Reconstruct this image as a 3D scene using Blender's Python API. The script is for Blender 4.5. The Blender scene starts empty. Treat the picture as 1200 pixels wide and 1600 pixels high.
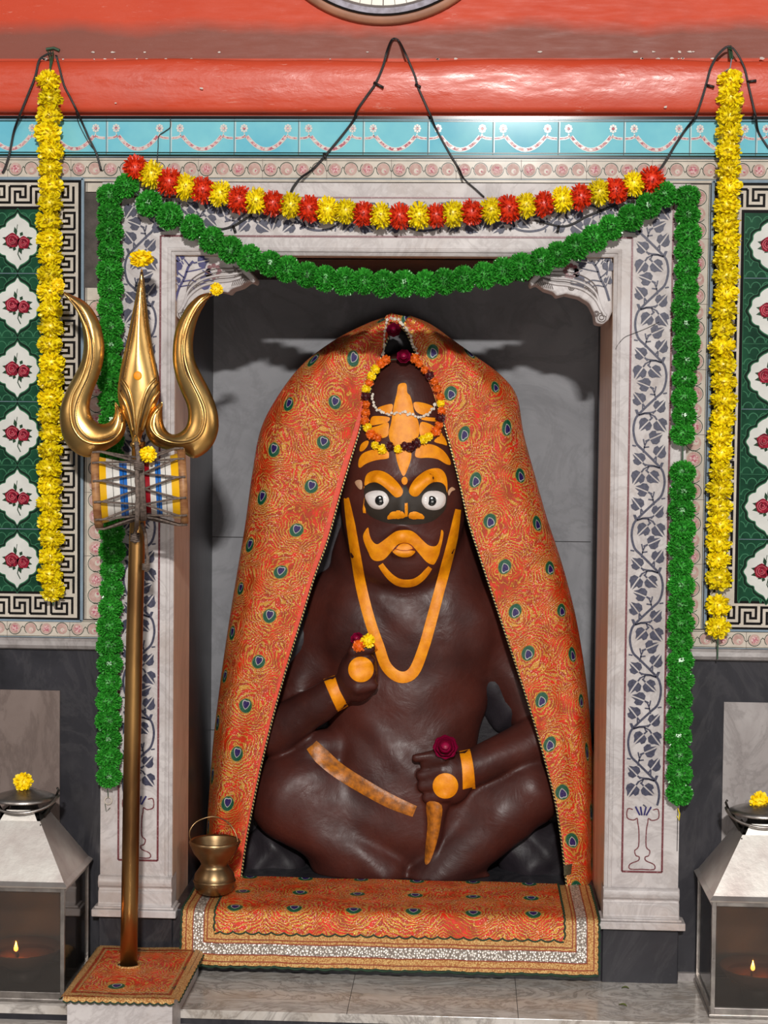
import bpy, math, random
import numpy as np
from mathutils import Vector, Matrix, Euler
from mathutils.bvhtree import BVHTree
from mathutils.geometry import delaunay_2d_cdt
from math import pi, sin, cos, radians, sqrt, atan2

SC = bpy.context.scene
COL = SC.collection
random.seed(7)

# ------------------------------------------------------------ camera
FPX = 2650.0
CAM = Vector((0.0, -3.98, 1.262))
CROT = (Matrix.Rotation(radians(2.87), 3, 'Z') @ Matrix.Rotation(pi/2 - radians(2.42), 3, 'X')
        @ Matrix.Rotation(radians(0.6), 3, 'Z'))
cd = bpy.data.cameras.new('camera')
cam = bpy.data.objects.new('camera', cd); COL.objects.link(cam)
cam.matrix_world = Matrix.Translation(CAM) @ CROT.to_4x4()
cd.sensor_fit = 'VERTICAL'; cd.sensor_height = 32.0; cd.lens = FPX/1600*32.0
cd.clip_start = 0.05; cd.clip_end = 50
SC.camera = cam

def ray(px, py):
    return CROT @ Vector(((px-600)/FPX, -(py-800)/FPX, -1.0))
def at(px, py, Y=0.0):                      # measured photo point on the plane Y
    d = ray(px, py); return CAM + d*((Y-CAM.y)/d.y)
def atz(px, py, z):                         # measured photo point on a level surface
    d = ray(px, py); return CAM + d*((z-CAM.z)/d.z)
def mpp(Y): return (Y-CAM.y)/FPX            # metres per photo pixel at depth Y

# ------------------------------------------------------------ world, lights, exposure
SC.view_settings.view_transform = 'Standard'
SC.view_settings.look = 'None'
SC.view_settings.gamma = 1.0
SC.view_settings.use_curve_mapping = False
SC.view_settings.exposure = 0.0
w = bpy.data.worlds.new('hall_air'); SC.world = w; w.use_nodes = True
bg = w.node_tree.nodes['Background']
bg.inputs[0].default_value = (0.80, 0.82, 0.90, 1); bg.inputs[1].default_value = 0.14

def area(name, loc, target, sx, sy, power, color, shape='RECTANGLE'):
    l = bpy.data.lights.new(name, 'AREA'); l.shape = shape; l.size = sx; l.size_y = sy
    l.energy = power; l.color = color
    o = bpy.data.objects.new(name, l); COL.objects.link(o); o.location = loc
    o.rotation_euler = (Vector(target)-Vector(loc)).to_track_quat('-Z', 'Y').to_euler()
    return o
area('hall_ceiling_lamp', (0.28, -8.0, 3.84), (-0.2, 0, 0.8), 0.40, 0.12, 560, (1.0, 0.97, 0.93))
area('fill_light_left', (-3.7, -3.2, 2.3), (-0.4, 0, 0.7), 1.6, 1.2, 26, (1.0, 0.90, 0.82))  # soft fill added from the left, an unseen helper rather than a hall lamp
area('fill_light_right', (3.5, -3.0, 2.2), (0, 0, 0.7), 1.6, 1.2, 22, (1.0, 0.95, 0.90))  # matching unseen fill added on the right side
area('fill_light_low', (0.2, -3.0, 1.0), (-0.2, 0.3, 0.25), 0.7, 0.5, 7, (1.0, 0.93, 0.86))  # weak unseen fill added low in front to brighten floor and plinths

# ------------------------------------------------------------ materials
def srgb(r, g, b):
    f = lambda c: (c/255/12.92) if c/255 <= 0.04045 else ((c/255+0.055)/1.055)**2.4
    return (f(r), f(g), f(b), 1.0)
class NT:
    def __init__(s, name):
        s.m = bpy.data.materials.new(name); s.m.use_nodes = True
        s.t = s.m.node_tree; s.b = s.t.nodes['Principled BSDF']
    def n(s, typ, **kw):
        x = s.t.nodes.new(typ)
        for k, v in kw.items(): setattr(x, k, v)
        return x
    def link(s, a, b): s.t.links.new(a, b)
    def put(s, sock, v):
        if isinstance(v, (int, float, tuple, list)): sock.default_value = v
        else: s.link(v, sock)
    def M(s, op, a, b=0.0, c=0.0):
        x = s.n('ShaderNodeMath', operation=op)
        s.put(x.inputs[0], a); s.put(x.inputs[1], b); s.put(x.inputs[2], c)
        return x.outputs[0]
    def mix(s, fac, a, b, blend='MIX'):
        x = s.n('ShaderNodeMix', data_type='RGBA', blend_type=blend)
        s.put(x.inputs[0], fac); s.put(x.inputs[6], a); s.put(x.inputs[7], b)
        return x.outputs[2]
    def coord(s, kind='Object', scale=(1, 1, 1)):
        tc = s.n('ShaderNodeTexCoord'); mp = s.n('ShaderNodeMapping')
        mp.inputs['Scale'].default_value = scale
        s.link(tc.outputs[kind], mp.inputs[0]); return mp.outputs[0]
    def noise(s, vec, scale, detail=4, rough=0.55, dist=0.0):
        x = s.n('ShaderNodeTexNoise'); s.link(vec, x.inputs['Vector'])
        x.inputs['Scale'].default_value = scale; x.inputs['Detail'].default_value = detail
        x.inputs['Roughness'].default_value = rough; x.inputs['Distortion'].default_value = dist
        return x.outputs[0]
    def ramp(s, fac, lo, hi, a=0.0, b=1.0):
        x = s.n('ShaderNodeMapRange'); s.put(x.inputs[0], fac)
        x.inputs[1].default_value = lo; x.inputs[2].default_value = hi
        x.inputs[3].default_value = a; x.inputs[4].default_value = b
        return x.outputs[0]
    def bump(s, h, strength=0.3, dist=0.002):
        x = s.n('ShaderNodeBump'); x.inputs['Strength'].default_value = strength
        x.inputs['Distance'].default_value = dist; s.link(h, x.inputs['Height'])
        s.link(x.outputs[0], s.b.inputs['Normal'])
    def base(s, col): s.put(s.b.inputs['Base Color'], col)
    def rough(s, v): s.put(s.b.inputs['Roughness'], v)
    def metal(s, v): s.put(s.b.inputs['Metallic'], v)

def simple(name, col, rough=0.5, metal=0.0, vary=0.15, scale=20.0, bump=0.0, bscale=60.0, bdist=0.002,
           coat=0.0, col2=None, rand=0.0, stretch=(1, 1, 1), lo=0.35, hi=0.65):
    t = NT(name); v = t.coord('Object', stretch)
    c2 = col2 or tuple(c*(1-vary*2) for c in col[:3])+(1,)
    c = t.mix(t.ramp(t.noise(v, scale), lo, hi), c2, col)
    if rand:
        oi = t.n('ShaderNodeObjectInfo')
        hs = t.n('ShaderNodeHueSaturation')
        t.link(c, hs.inputs['Color'])
        t.link(t.ramp(oi.outputs['Random'], 0, 1, 1-rand, 1+rand), hs.inputs['Value'])
        c = hs.outputs[0]
    t.base(c); t.rough(rough); t.metal(metal)
    if coat: t.b.inputs['Coat Weight'].default_value = coat; t.b.inputs['Coat Roughness'].default_value = 0.15
    if bump: t.bump(t.noise(v, bscale, 6, 0.65), bump, bdist)
    return t.m

def marble(name, a, b, vein, rough=0.35, scale=6.0, veinamt=0.5, stretch=(1, 1, 1), dirt=None):
    t = NT(name); v = t.coord('Object', stretch)
    n1 = t.noise(v, scale, 8, 0.6, 1.2)
    c = t.mix(t.ramp(n1, 0.3, 0.7), a, b)
    n2 = t.noise(v, scale*0.7, 8, 0.65, 2.5)
    ve = t.ramp(t.M('ABSOLUTE', t.M('SUBTRACT', n2, 0.5)), 0.0, 0.06, veinamt, 0.0)
    c = t.mix(ve, c, vein)
    if dirt:
        n3 = t.ramp(t.noise(v, 3.1, 7, 0.7), 0.5, 0.75, 0.0, 0.7)
        c = t.mix(n3, c, dirt)
    sp = t.ramp(t.noise(v, 130, 2), 0.70, 0.76, 0, 0.35)
    c = t.mix(sp, c, vein)
    t.base(c); t.rough(rough); t.b.inputs['Specular IOR Level'].default_value = .3
    t.bump(t.noise(v, 45, 5), 0.12, 0.002)
    return t.m

M_marble = marble('carved_marble', srgb(182,175,174), srgb(206,200,198), srgb(140,130,128), 0.45, 9, 0.35, dirt=srgb(160,142,130))
M_reveal = marble('reveal_marble', srgb(206,172,148), srgb(226,196,172), srgb(160,128,106), 0.3, 5, 0.3, (2,2,0.4))
M_floor = marble('floor_marble', srgb(176,168,160), srgb(206,200,194), srgb(105,98,92), 0.16, 5, 0.6, (1.6,3,1), srgb(150,132,112))
M_dadom = marble('dado_marble', srgb(140,132,130), srgb(168,162,160), srgb(110,104,102), 0.35, 8, 0.4, (1,1,.6))
M_dadob = marble('brown_dado_marble', srgb(104,90,84), srgb(126,112,106), srgb(82,70,66), 0.35, 8, 0.4, (1,1,.4))
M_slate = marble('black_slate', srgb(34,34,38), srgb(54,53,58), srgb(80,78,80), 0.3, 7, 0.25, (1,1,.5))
M_backst = marble('niche_grey_stone', srgb(114,114,118), srgb(142,142,146), srgb(92,92,96), 0.5, 4, 0.3)
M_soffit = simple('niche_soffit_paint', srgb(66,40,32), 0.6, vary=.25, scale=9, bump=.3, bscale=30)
M_joint = simple('stone_joint', srgb(50,48,48), 0.8)

def red_paint(name, r0, r1, bs):
    t = NT(name); v = t.coord('Object')
    c = t.mix(t.ramp(t.noise(v, 2.2, 6), 0.3, 0.7), srgb(190,62,34), srgb(204,78,50))
    c = t.mix(t.ramp(t.noise(v, 5, 6, .6), .55, .8, 0, .5), c, srgb(168,60,40))
    v2 = t.coord('Object', (1.0, 1, 6.0))
    fl = t.M('MULTIPLY', t.ramp(t.noise(v2, 26, 6, .7), .60, .66), t.ramp(t.noise(v, 3.1, 2), .48, .62))
    c = t.mix(t.M('MULTIPLY', fl, 0.35), c, srgb(235,190,175))
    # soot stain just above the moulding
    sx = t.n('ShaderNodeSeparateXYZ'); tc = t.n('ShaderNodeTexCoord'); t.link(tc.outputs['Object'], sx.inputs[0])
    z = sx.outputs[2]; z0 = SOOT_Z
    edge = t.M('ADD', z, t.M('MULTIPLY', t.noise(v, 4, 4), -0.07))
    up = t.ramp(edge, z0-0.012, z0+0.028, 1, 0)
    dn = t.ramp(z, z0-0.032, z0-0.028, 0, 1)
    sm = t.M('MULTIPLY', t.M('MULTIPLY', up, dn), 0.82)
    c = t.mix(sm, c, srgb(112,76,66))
    t.b.inputs['Specular IOR Level'].default_value = .5 if r0 < .3 else .2
    t.base(c); t.rough(t.ramp(t.noise(v2, 14, 5), .3, .7, r0, r1))
    t.bump(t.noise(t.coord('Object', (1, 1, 2.2)), 9, 6, .6), bs, .006)
    return t.m
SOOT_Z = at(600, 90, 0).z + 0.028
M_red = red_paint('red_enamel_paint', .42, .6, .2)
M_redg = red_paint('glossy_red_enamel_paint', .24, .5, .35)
M_white_chip = simple('bare_plaster', srgb(214,200,190), .8, bump=.4)

M_blue = simple('blue_glaze', srgb(134,204,212), .06, vary=.08, scale=6, col2=srgb(106,182,202), coat=.0)
M_green_t = simple('green_glaze', srgb(26,78,52), .07, vary=.2, scale=16, col2=srgb(12,50,32), coat=.6)
M_green_l = simple('pale_green_glaze', srgb(60,116,84), .12, vary=.1, scale=20, coat=.5)
M_white_t = simple('white_glaze', srgb(214,214,208), .06, vary=.06, scale=22, coat=.5)
M_cream_t = simple('cream_glaze', srgb(206,196,182), .07, vary=.10, scale=25, coat=.3)
M_black_t = simple('black_glaze', srgb(22,18,16), .07, vary=.1, coat=.3)
M_dgreen = simple('dark_green_glaze', srgb(20,44,30), .07, coat=.3)
M_pink = simple('pink_glaze', srgb(196,168,158), .08, vary=.15, scale=90, col2=srgb(176,140,132))
M_rosy = simple('rosy_glaze', srgb(176,100,112), .07, vary=.3, scale=200, col2=srgb(216,186,182), lo=.42, hi=.58)
M_crimson = simple('crimson_rose_glaze', srgb(150,28,48), .07, vary=.3, scale=160, col2=srgb(92,12,28), coat=.4, lo=.42, hi=.58)
M_crimson_l = simple('light_rose_glaze', srgb(196,90,100), .15, vary=.2, coat=.4)
M_leaf_t = simple('leaf_green_glaze', srgb(40,70,48), .2, vary=.2)
M_pale_b = simple('pale_blue_trim', srgb(132,150,164), .08, vary=.1, scale=30)
M_cement = simple('broken_cement', srgb(92,84,80), .9, vary=.25, scale=18, bump=.8, bscale=26, bdist=.01)
M_inlay = simple('indigo_inlay', srgb(34,36,58), .5, vary=.25, scale=160, col2=srgb(66,66,88))
M_inlay_v = simple('violet_inlay', srgb(44,38,104), .35, vary=.2, scale=80)
M_maroon = simple('maroon_line_inlay', srgb(104,44,50), .4, vary=.25, scale=220, col2=srgb(150,110,110), lo=.3, hi=.45)
M_groove = simple('carving_groove', srgb(112,100,96), .7)

M_brass = simple('polished_brass', (0.72,0.47,0.17,1), .30, 1.0, vary=.12, scale=9, bump=.12, bscale=35, col2=(0.55,0.30,0.09,1))
M_brass_d = simple('tarnished_brass', (0.34,0.20,0.075,1), .34, 1.0, vary=.2, scale=12, bump=.1, bscale=60, stretch=(1,1,.3))
M_shaft = simple('copper_toned_shaft', (0.52,0.29,0.10,1), .36, 1.0, vary=.3, scale=10, col2=(0.16,0.075,0.03,1), stretch=(1,1,.25), bump=.12, bscale=40)
M_groove_b = simple('brass_groove', (0.10,0.055,0.02,1), .5, .6)
M_steel = simple('lantern_steel', (0.80,0.76,0.70,1), .42, 1.0, vary=.25, scale=12, bump=.25, bscale=9, bdist=.004, col2=(.62,.54,.50,1))
M_steel_f = simple('lantern_frame_steel', (0.46,0.42,0.39,1), .38, 1.0, vary=.2, scale=30, bump=.2, bscale=60)
M_soot = simple('sooted_steel', (0.035,0.032,0.03,1), .55, .6, vary=.3, scale=20)
M_dusty = simple('dusty_lantern_steel', srgb(84,74,68), .6, .4, vary=.3, scale=14)
M_iron = simple('dark_iron', (0.05,0.045,0.04,1), .4, .8)
M_statue = None

def statue_mat(name, a, b, rough=.42):
    t = NT(name); v = t.coord('Object')
    c = t.mix(t.ramp(t.noise(v, 6, 6), .35, .65), a, b)
    t.base(c); t.rough(t.ramp(t.noise(v, 22, 5), .3, .7, rough-.10, rough+.14))
    n = t.M('ADD', t.noise(v, 11, 5, .55, .6), t.M('MULTIPLY', t.noise(v, 60, 4, .6), .12))
    t.bump(n, .32, .012)
    t.b.inputs['Specular IOR Level'].default_value = .3
    return t.m
M_statue = statue_mat('maroon_oiled_stone', srgb(78,37,30), srgb(56,28,25))
M_rock = statue_mat('purple_black_stone', srgb(32,28,32), srgb(46,40,46), .52)
M_ypaint = simple('saffron_yellow_paint', srgb(250,158,0), .5, vary=.12, scale=45, bump=.5, bscale=110, bdist=.002, col2=srgb(228,134,0))
M_ypaint_d = simple('tarnished_yellow_paint', srgb(196,116,26), .4, vary=.3, scale=60, bump=.6, bscale=80, col2=srgb(130,78,30))
M_olive = simple('black_olive_paint', srgb(44,34,24), .6, vary=.15, scale=20, bump=.2, bscale=50)
M_eye = simple('white_enamel', srgb(236,230,226), .12, vary=.03, coat=.6)
M_pupil = simple('black_enamel', srgb(14,14,12), .08, coat=.6)
M_lipline = simple('red_lip_line', srgb(150,50,14), .5)

def petal(name, a, b, rough=.45, rand=.14, sss=0.0):
    t = NT(name); v = t.coord('Object')
    c = t.mix(t.ramp(t.noise(v, 170, 3), .35, .65), b, a)
    oi = t.n('ShaderNodeObjectInfo'); hs = t.n('ShaderNodeHueSaturation'); t.link(c, hs.inputs['Color'])
    t.link(t.ramp(oi.outputs['Random'], 0, 1, 1-rand, 1+rand), hs.inputs['Value'])
    t.base(hs.outputs[0]); t.rough(rough)
    return t.m
M_fy = petal('yellow_petal', srgb(248,232,20), srgb(220,186,8), .35)
M_fo = petal('orange_red_petal', srgb(232,66,22), srgb(196,34,14), .35)
M_fg = petal('green_plastic_petal', srgb(70,172,58), srgb(26,116,28), .28)
M_mar = petal('fresh_marigold_petal', srgb(255,232,8), srgb(250,204,4), .5, .05)
M_oran = petal('orange_marigold_petal', srgb(240,120,16), srgb(218,84,8), .5, .1)
M_maroonf = petal('maroon_petal', srgb(84,16,24), srgb(56,8,14), .5, .1)
M_rose = petal('magenta_rose_petal', srgb(176,10,72), srgb(112,4,44), .45, .05)
M_jas = petal('jasmine_bud', srgb(240,232,220), srgb(206,196,176), .5, .05)
M_stem = simple('green_sepal', srgb(60,86,30), .6)
M_string = simple('green_string', srgb(50,84,58), .6)
M_wire = simple('black_wire', srgb(24,20,20), .45)
M_rope = simple('grey_rope', srgb(124,108,98), .9, vary=.3, scale=140, bump=.8, bscale=300, bdist=.002)
M_wood = simple('drum_wood', srgb(178,130,84), .5, vary=.25, scale=26, stretch=(1,1,3), bump=.3, bscale=50, col2=srgb(126,80,46))
M_skin = simple('drum_skin', srgb(196,170,130), .6)
M_dy = simple('drum_yellow', srgb(236,180,14), .3, vary=.08)
M_dw = simple('drum_white', srgb(226,222,214), .3, vary=.06, scale=60)
M_db = simple('drum_blue', srgb(30,104,186), .3, vary=.06)
M_dr = simple('drum_red', srgb(150,18,32), .25, vary=.08)
M_clay = simple('clay_lamp', srgb(64,44,36), .7, vary=.2)
M_pot = simple('old_brass_pot', (0.40,0.26,0.13,1), .36, 1.0, vary=.2, scale=9, bump=.08, bscale=50, stretch=(1,1,2.5))
M_ygold = simple('gold_brocade_band', srgb(232,192,124), .34, .35, vary=.3, scale=300, col2=srgb(186,116,60), bump=.9, bscale=330, bdist=.003, lo=.42, hi=.58)
M_silver = None
def zari():
    t = NT('silver_zari_band'); v = t.coord('Object')
    ck = t.n('ShaderNodeTexVoronoi'); t.link(v, ck.inputs['Vector']); ck.inputs['Scale'].default_value = 170
    c = t.mix(t.ramp(ck.outputs['Distance'], .2, .6), srgb(236,228,216), srgb(150,138,128))
    t.base(c); t.rough(.3); t.metal(.4); t.bump(ck.outputs['Distance'], .8, .003)
    return t.m
M_silver = zari()
M_scallop = simple('dark_green_scallop_trim', srgb(26,58,36), .7)
def cord():
    t = NT('black_gold_twisted_cord'); tc = t.n('ShaderNodeTexCoord')
    sx = t.n('ShaderNodeSeparateXYZ'); t.link(tc.outputs['UV'], sx.inputs[0])
    f = t.M('SINE', t.M('ADD', t.M('MULTIPLY', sx.outputs[1], 700.0), t.M('MULTIPLY', sx.outputs[0], 6.283)))
    t.base(t.mix(t.ramp(f, .1, .5), srgb(14,22,14), srgb(214,196,130))); t.rough(.35)
    t.metal(t.ramp(f, .1, .5, 0, .6)); return t.m
M_cord = cord()
M_hem = simple('plain_orange_hem', srgb(232,66,26), .5, vary=.12, scale=90, bump=.4, bscale=300)

def brocade(name, a, b, stag, size=1.0):
    """peacock-feather brocade; UV in metres, feather eyes on a lattice"""
    t = NT(name); tc = t.n('ShaderNodeTexCoord')
    sx = t.n('ShaderNodeSeparateXYZ'); t.link(tc.outputs['UV'], sx.inputs[0])
    u, v = sx.outputs[0], sx.outputs[1]
    x = t.M('DIVIDE', u, a); colm = t.M('ROUND', x)
    y = t.M('ADD', t.M('DIVIDE', v, b), t.M('MULTIPLY', colm, stag)); row = t.M('ROUND', y)
    dx = t.M('MULTIPLY', t.M('SUBTRACT', x, colm), a); dy = t.M('MULTIPLY', t.M('SUBTRACT', y, row), b)
    r = t.M('SQRT', t.M('ADD', t.M('MULTIPLY', dx, dx), t.M('MULTIPLY', dy, dy)))
    uvv = t.coord('UV')
    nA = t.noise(uvv, 20, 3, .5, 1.0); nB = t.noise(uvv, 9, 3); nC = t.noise(uvv, 620, 2)
    nD = t.noise(uvv, 34, 4, .6)
    # swirling feather barbs
    ph = t.M('ADD', t.M('MULTIPLY', t.M('ADD', r, t.M('MULTIPLY', dy, -0.35)), 700.0/size),
             t.M('MULTIPLY', nA, 38.0))
    ln = t.M('SINE', ph)
    thr = t.ramp(nB, .36, .62, .62, -.20)
    thr = t.M('ADD', thr, t.ramp(r, .02*size, .045*size, -.45, .15))
    gm = t.ramp(t.M('SUBTRACT', ln, thr), -0.12, .25)
    brk = t.ramp(nC, .40, .50, .55, 1)
    gm = t.M('MULTIPLY', gm, brk)
    red = t.mix(t.ramp(nD, .35, .62), srgb(234,44,8), srgb(168,56,12))
    gold = t.mix(t.ramp(nC, .45, .6), srgb(228,146,46), srgb(255,208,100))
    c = t.mix(gm, red, gold)
    sp = t.M('MULTIPLY', t.ramp(t.noise(uvv, 300, 1), .62, .66), t.ramp(nB, .40, .52))
    c = t.mix(t.M('MULTIPLY', sp, .8), c, srgb(255,226,206))
    # the eye
    s = size
    rr = t.M('ADD', r, t.M('MULTIPLY', t.M('ABSOLUTE', dx), 0.0))
    def ring(rad, soft=.0006): return t.ramp(rr, rad*s-soft, rad*s+soft, 1, 0)
    c = t.mix(ring(.0190), c, srgb(180,150,70))
    c = t.mix(ring(.0172), c, srgb(18,84,58))
    dy2 = t.M('ADD', dy, -.0015*s)
    hx = t.M('MULTIPLY', t.M('ABSOLUTE', dx), 1.05)
    hy = t.M('SUBTRACT', dy2, t.M('MULTIPLY', t.M('ABSOLUTE', dx), .55))
    hr = t.M('SQRT', t.M('ADD', t.M('MULTIPLY', hx, hx), t.M('MULTIPLY', hy, hy)))
    c = t.mix(t.ramp(hr, .0104*s, .0112*s, 1, 0), c, srgb(190,190,180))
    c = t.mix(t.ramp(hr, .0086*s, .0094*s, 1, 0), c, srgb(44,24,92))
    eye = ring(.0175)
    t.base(c)
    mt = t.M('MULTIPLY', t.M('MULTIPLY', t.M('MAXIMUM', gm, sp), .3), t.M('SUBTRACT', 1.0, eye))
    t.metal(mt); t.rough(t.ramp(gm, 0, 1, .46, .24))
    h = t.M('ADD', t.M('MULTIPLY', t.M('MULTIPLY', gm, t.M('SUBTRACT', 1.0, eye)), 1.0), t.M('MULTIPLY', nC, .8))
    t.bump(h, .8, .0020)
    return t.m
M_broc = brocade('peacock_feather_brocade', .122, .1165, .5)
M_broc2 = brocade('peacock_feather_altar_brocade', .1415, .135, 0.0, 1.05)

def glass():
    t = NT('lantern_glass'); out = t.t.nodes['Material Output']
    tr = t.n('ShaderNodeBsdfTransparent'); tr.inputs[0].default_value = (.72,.70,.68,1)
    gl = t.n('ShaderNodeBsdfGlossy'); gl.inputs['Roughness'].default_value = .08
    fr = t.n('ShaderNodeFresnel'); fr.inputs[0].default_value = 1.5
    du = t.n('ShaderNodeBsdfDiffuse'); du.inputs[0].default_value = (.30,.27,.25,1)
    m1 = t.n('ShaderNodeMixShader'); m1.inputs[0].default_value = .07; t.link(tr.outputs[0], m1.inputs[1]); t.link(du.outputs[0], m1.inputs[2])
    m2 = t.n('ShaderNodeMixShader'); t.link(fr.outputs[0], m2.inputs[0]); t.link(m1.outputs[0], m2.inputs[1]); t.link(gl.outputs[0], m2.inputs[2])
    t.link(m2.outputs[0], out.inputs[0]); t.t.nodes.remove(t.b)
    return t.m
M_glass = glass()
def flame():
    t = NT('oil_flame'); t.b.inputs['Base Color'].default_value = (1,.5,.1,1)
    t.b.inputs['Emission Color'].default_value = (1,.36,.05,1); t.b.inputs['Emission Strength'].default_value = 7
    return t.m
M_flame = flame()
# ------------------------------------------------------------ mesh tools
class MB:
    def __init__(s): s.v = []; s.f = []; s.mi = []; s.uv = {}; s.mats = []
    def m(s, mat):
        if mat not in s.mats: s.mats.append(mat)
        return s.mats.index(mat)
    def add(s, verts, faces, mat, uvs=None):
        o = len(s.v); s.v += [tuple(p) for p in verts]; k = s.m(mat)
        for i, f in enumerate(faces):
            s.f.append(tuple(o+j for j in f)); s.mi.append(k)
            if uvs is not None: s.uv[len(s.f)-1] = [uvs[j] for j in f]
    def box(s, a, b, mat):
        x0,y0,z0 = a; x1,y1,z1 = b
        s.add([(x0,y0,z0),(x1,y0,z0),(x1,y1,z0),(x0,y1,z0),(x0,y0,z1),(x1,y0,z1),(x1,y1,z1),(x0,y1,z1)],
              [(0,3,2,1),(4,5,6,7),(0,1,5,4),(1,2,6,5),(2,3,7,6),(3,0,4,7)], mat)
    def prism(s, pts, y0, y1, mat):           # polygon in XZ extruded y0 (front) .. y1
        n = len(pts)
        s.add([(x,y0,z) for x,z in pts]+[(x,y1,z) for x,z in pts],
              [tuple(range(n)), tuple(range(2*n-1,n-1,-1))]+[(i,i+n,(i+1)%n+n,(i+1)%n) for i in range(n)], mat)
    def poly(s, pts, y, mat):
        s.add([(x,y,z) for x,z in pts], [tuple(range(len(pts)))], mat)
    def disc(s, x, z, r, y, mat, n=14, sx=1, sz=1):
        s.poly([(x+r*sx*cos(2*pi*i/n), z+r*sz*sin(2*pi*i/n)) for i in range(n)], y, mat)
    def stroke(s, pts, w, y, mat, closed=False):    # flat ribbon in XZ
        P = [Vector(p) for p in pts]; n = len(P); L = []; Rr = []
        for i in range(n):
            a = P[i-1] if (i or closed) else P[0]; b = P[(i+1) % n] if (i < n-1 or closed) else P[-1]
            d0 = (P[i]-a); d1 = (b-P[i])
            if d0.length < 1e-9: d0 = d1
            if d1.length < 1e-9: d1 = d0
            d0 = d0.normalized(); d1 = d1.normalized(); d = (d0+d1)
            if d.length < 1e-6: d = d0
            d.normalize(); nn = Vector((-d.y, d.x)); k = min(1.6, 1/max(.35, nn.dot(Vector((-d0.y, d0.x)))))
            ww = w[i] if isinstance(w, (list, tuple)) else w
            L.append(P[i]+nn*ww*k/2); Rr.append(P[i]-nn*ww*k/2)
        fs = [(i, i+1, n+i+1, n+i) for i in range(n-1)]
        if closed: fs.append((n-1, 0, n, 2*n-1))
        s.add([(p.x, y, p.y) for p in L]+[(p.x, y, p.y) for p in Rr], fs, mat)
    def tube(s, pts, r, mat, n=8, cap=True, uv=False, closed=False):
        P = [Vector(p) for p in pts]; k = len(P); V = []; U = []; F = []
        up = Vector((0, 1, 0.01)); L = 0
        for i in range(k):
            if closed: d = P[(i+1) % k]-P[i-1]
            else: d = P[min(i+1, k-1)]-P[max(i-1, 0)]
            if d.length < 1e-9: d = Vector((0, 0, 1))
            d.normalize()
            a = d.cross(up)
            if a.length < .15: a = d.cross(Vector((1, 0, 0)))
            a.normalize(); b = d.cross(a)
            if i: L += (P[i]-P[i-1]).length
            rr = r[i] if isinstance(r, (list, tuple)) else r
            for j in range(n):
                t = 2*pi*j/n; V.append(P[i]+a*cos(t)*rr+b*sin(t)*rr); U.append((j/n, L))
        for i in range(k if closed else k-1):
            for j in range(n):
                F.append((i*n+j, ((i+1) % k)*n+j, ((i+1) % k)*n+(j+1) % n, i*n+(j+1) % n))
        if cap and not closed: F += [tuple(range(n)), tuple(range(k*n-1, (k-1)*n-1, -1))]
        s.add(V, F, mat, U if uv else None)
    def lathe(s, prof, c, mat, n=32, axis='Z', mats=None):    # prof: (r, h)
        V = []; F = []
        for r, h in prof:
            for j in range(n):
                t = 2*pi*j/n
                p = (r*cos(t), r*sin(t), h) if axis == 'Z' else (h, r*cos(t), r*sin(t))
                V.append((c[0]+p[0], c[1]+p[1], c[2]+p[2]))
        for i in range(len(prof)-1):
            fs = [(i*n+j, i*n+(j+1) % n, (i+1)*n+(j+1) % n, (i+1)*n+j) for j in range(n)]
            if mats is None: F += fs
            else:
                o = len(s.v); s.v += V[i*n:(i+2)*n]; k = s.m(mats[i])
                for f in fs: s.f.append(tuple(o+q-i*n for q in f)); s.mi.append(k)
        if mats is None: s.add(V, F, mat)
    def sphere(s, c, r, mat, n=12, m=8, sc=(1, 1, 1)):
        prof = [(max(1e-5, r*sin(pi*i/m)), -r*cos(pi*i/m)) for i in range(m+1)]
        o = len(s.v); s.lathe(prof, (0, 0, 0), mat, n)
        for i in range(o, len(s.v)):
            p = s.v[i]; s.v[i] = (c[0]+p[0]*sc[0], c[1]+p[1]*sc[1], c[2]+p[2]*sc[2])
    def mesh(s, name, smooth=False):
        me = bpy.data.meshes.new(name); me.from_pydata(s.v, [], s.f)
        for m_ in s.mats: me.materials.append(m_)
        me.polygons.foreach_set('material_index', s.mi)
        if s.uv:
            ul = me.uv_layers.new(name='UVMap')
            for i, p in enumerate(me.polygons):
                if i in s.uv:
                    for li, q in zip(p.loop_indices, s.uv[i]): ul.data[li].uv = q
        if smooth: me.polygons.foreach_set('use_smooth', [True]*len(me.polygons))
        me.update(); return me
    def build(s, name, parent=None, smooth=False, loc=None):
        o = bpy.data.objects.new(name, s.mesh(name, smooth)); COL.objects.link(o)
        if loc is not None: o.location = loc
        if parent is not None: o.parent = parent
        return o
def smooth_by_angle(o, ang=40):
    me = o.data; me.polygons.foreach_set('use_smooth', [True]*len(me.polygons))
    try: me.set_sharp_from_angle(angle=radians(ang))
    except Exception: pass
def bevel(o, w, seg=2):
    m = o.modifiers.new('bevel', 'BEVEL'); m.width = w; m.segments = seg; m.limit_method = 'ANGLE'; return o
def tag(o, label, cat=None, group=None, kind=None):
    if label: o['label'] = label
    if cat: o['category'] = cat
    if group: o['group'] = group
    if kind: o['kind'] = kind
    return o
def thing(name, label, cat, loc=(0, 0, 0), group=None):
    o = bpy.data.objects.new(name, None); COL.objects.link(o); o.location = loc; o.empty_display_size = .05
    return tag(o, label, cat, group)
def struct(o, label=None): return tag(o, label, kind='structure')
def rel(o, root):                            # keep world place when parenting to a moved empty
    o.parent = root; o.matrix_parent_inverse = Matrix.Translation(-Vector(root.location)); return o
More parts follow.
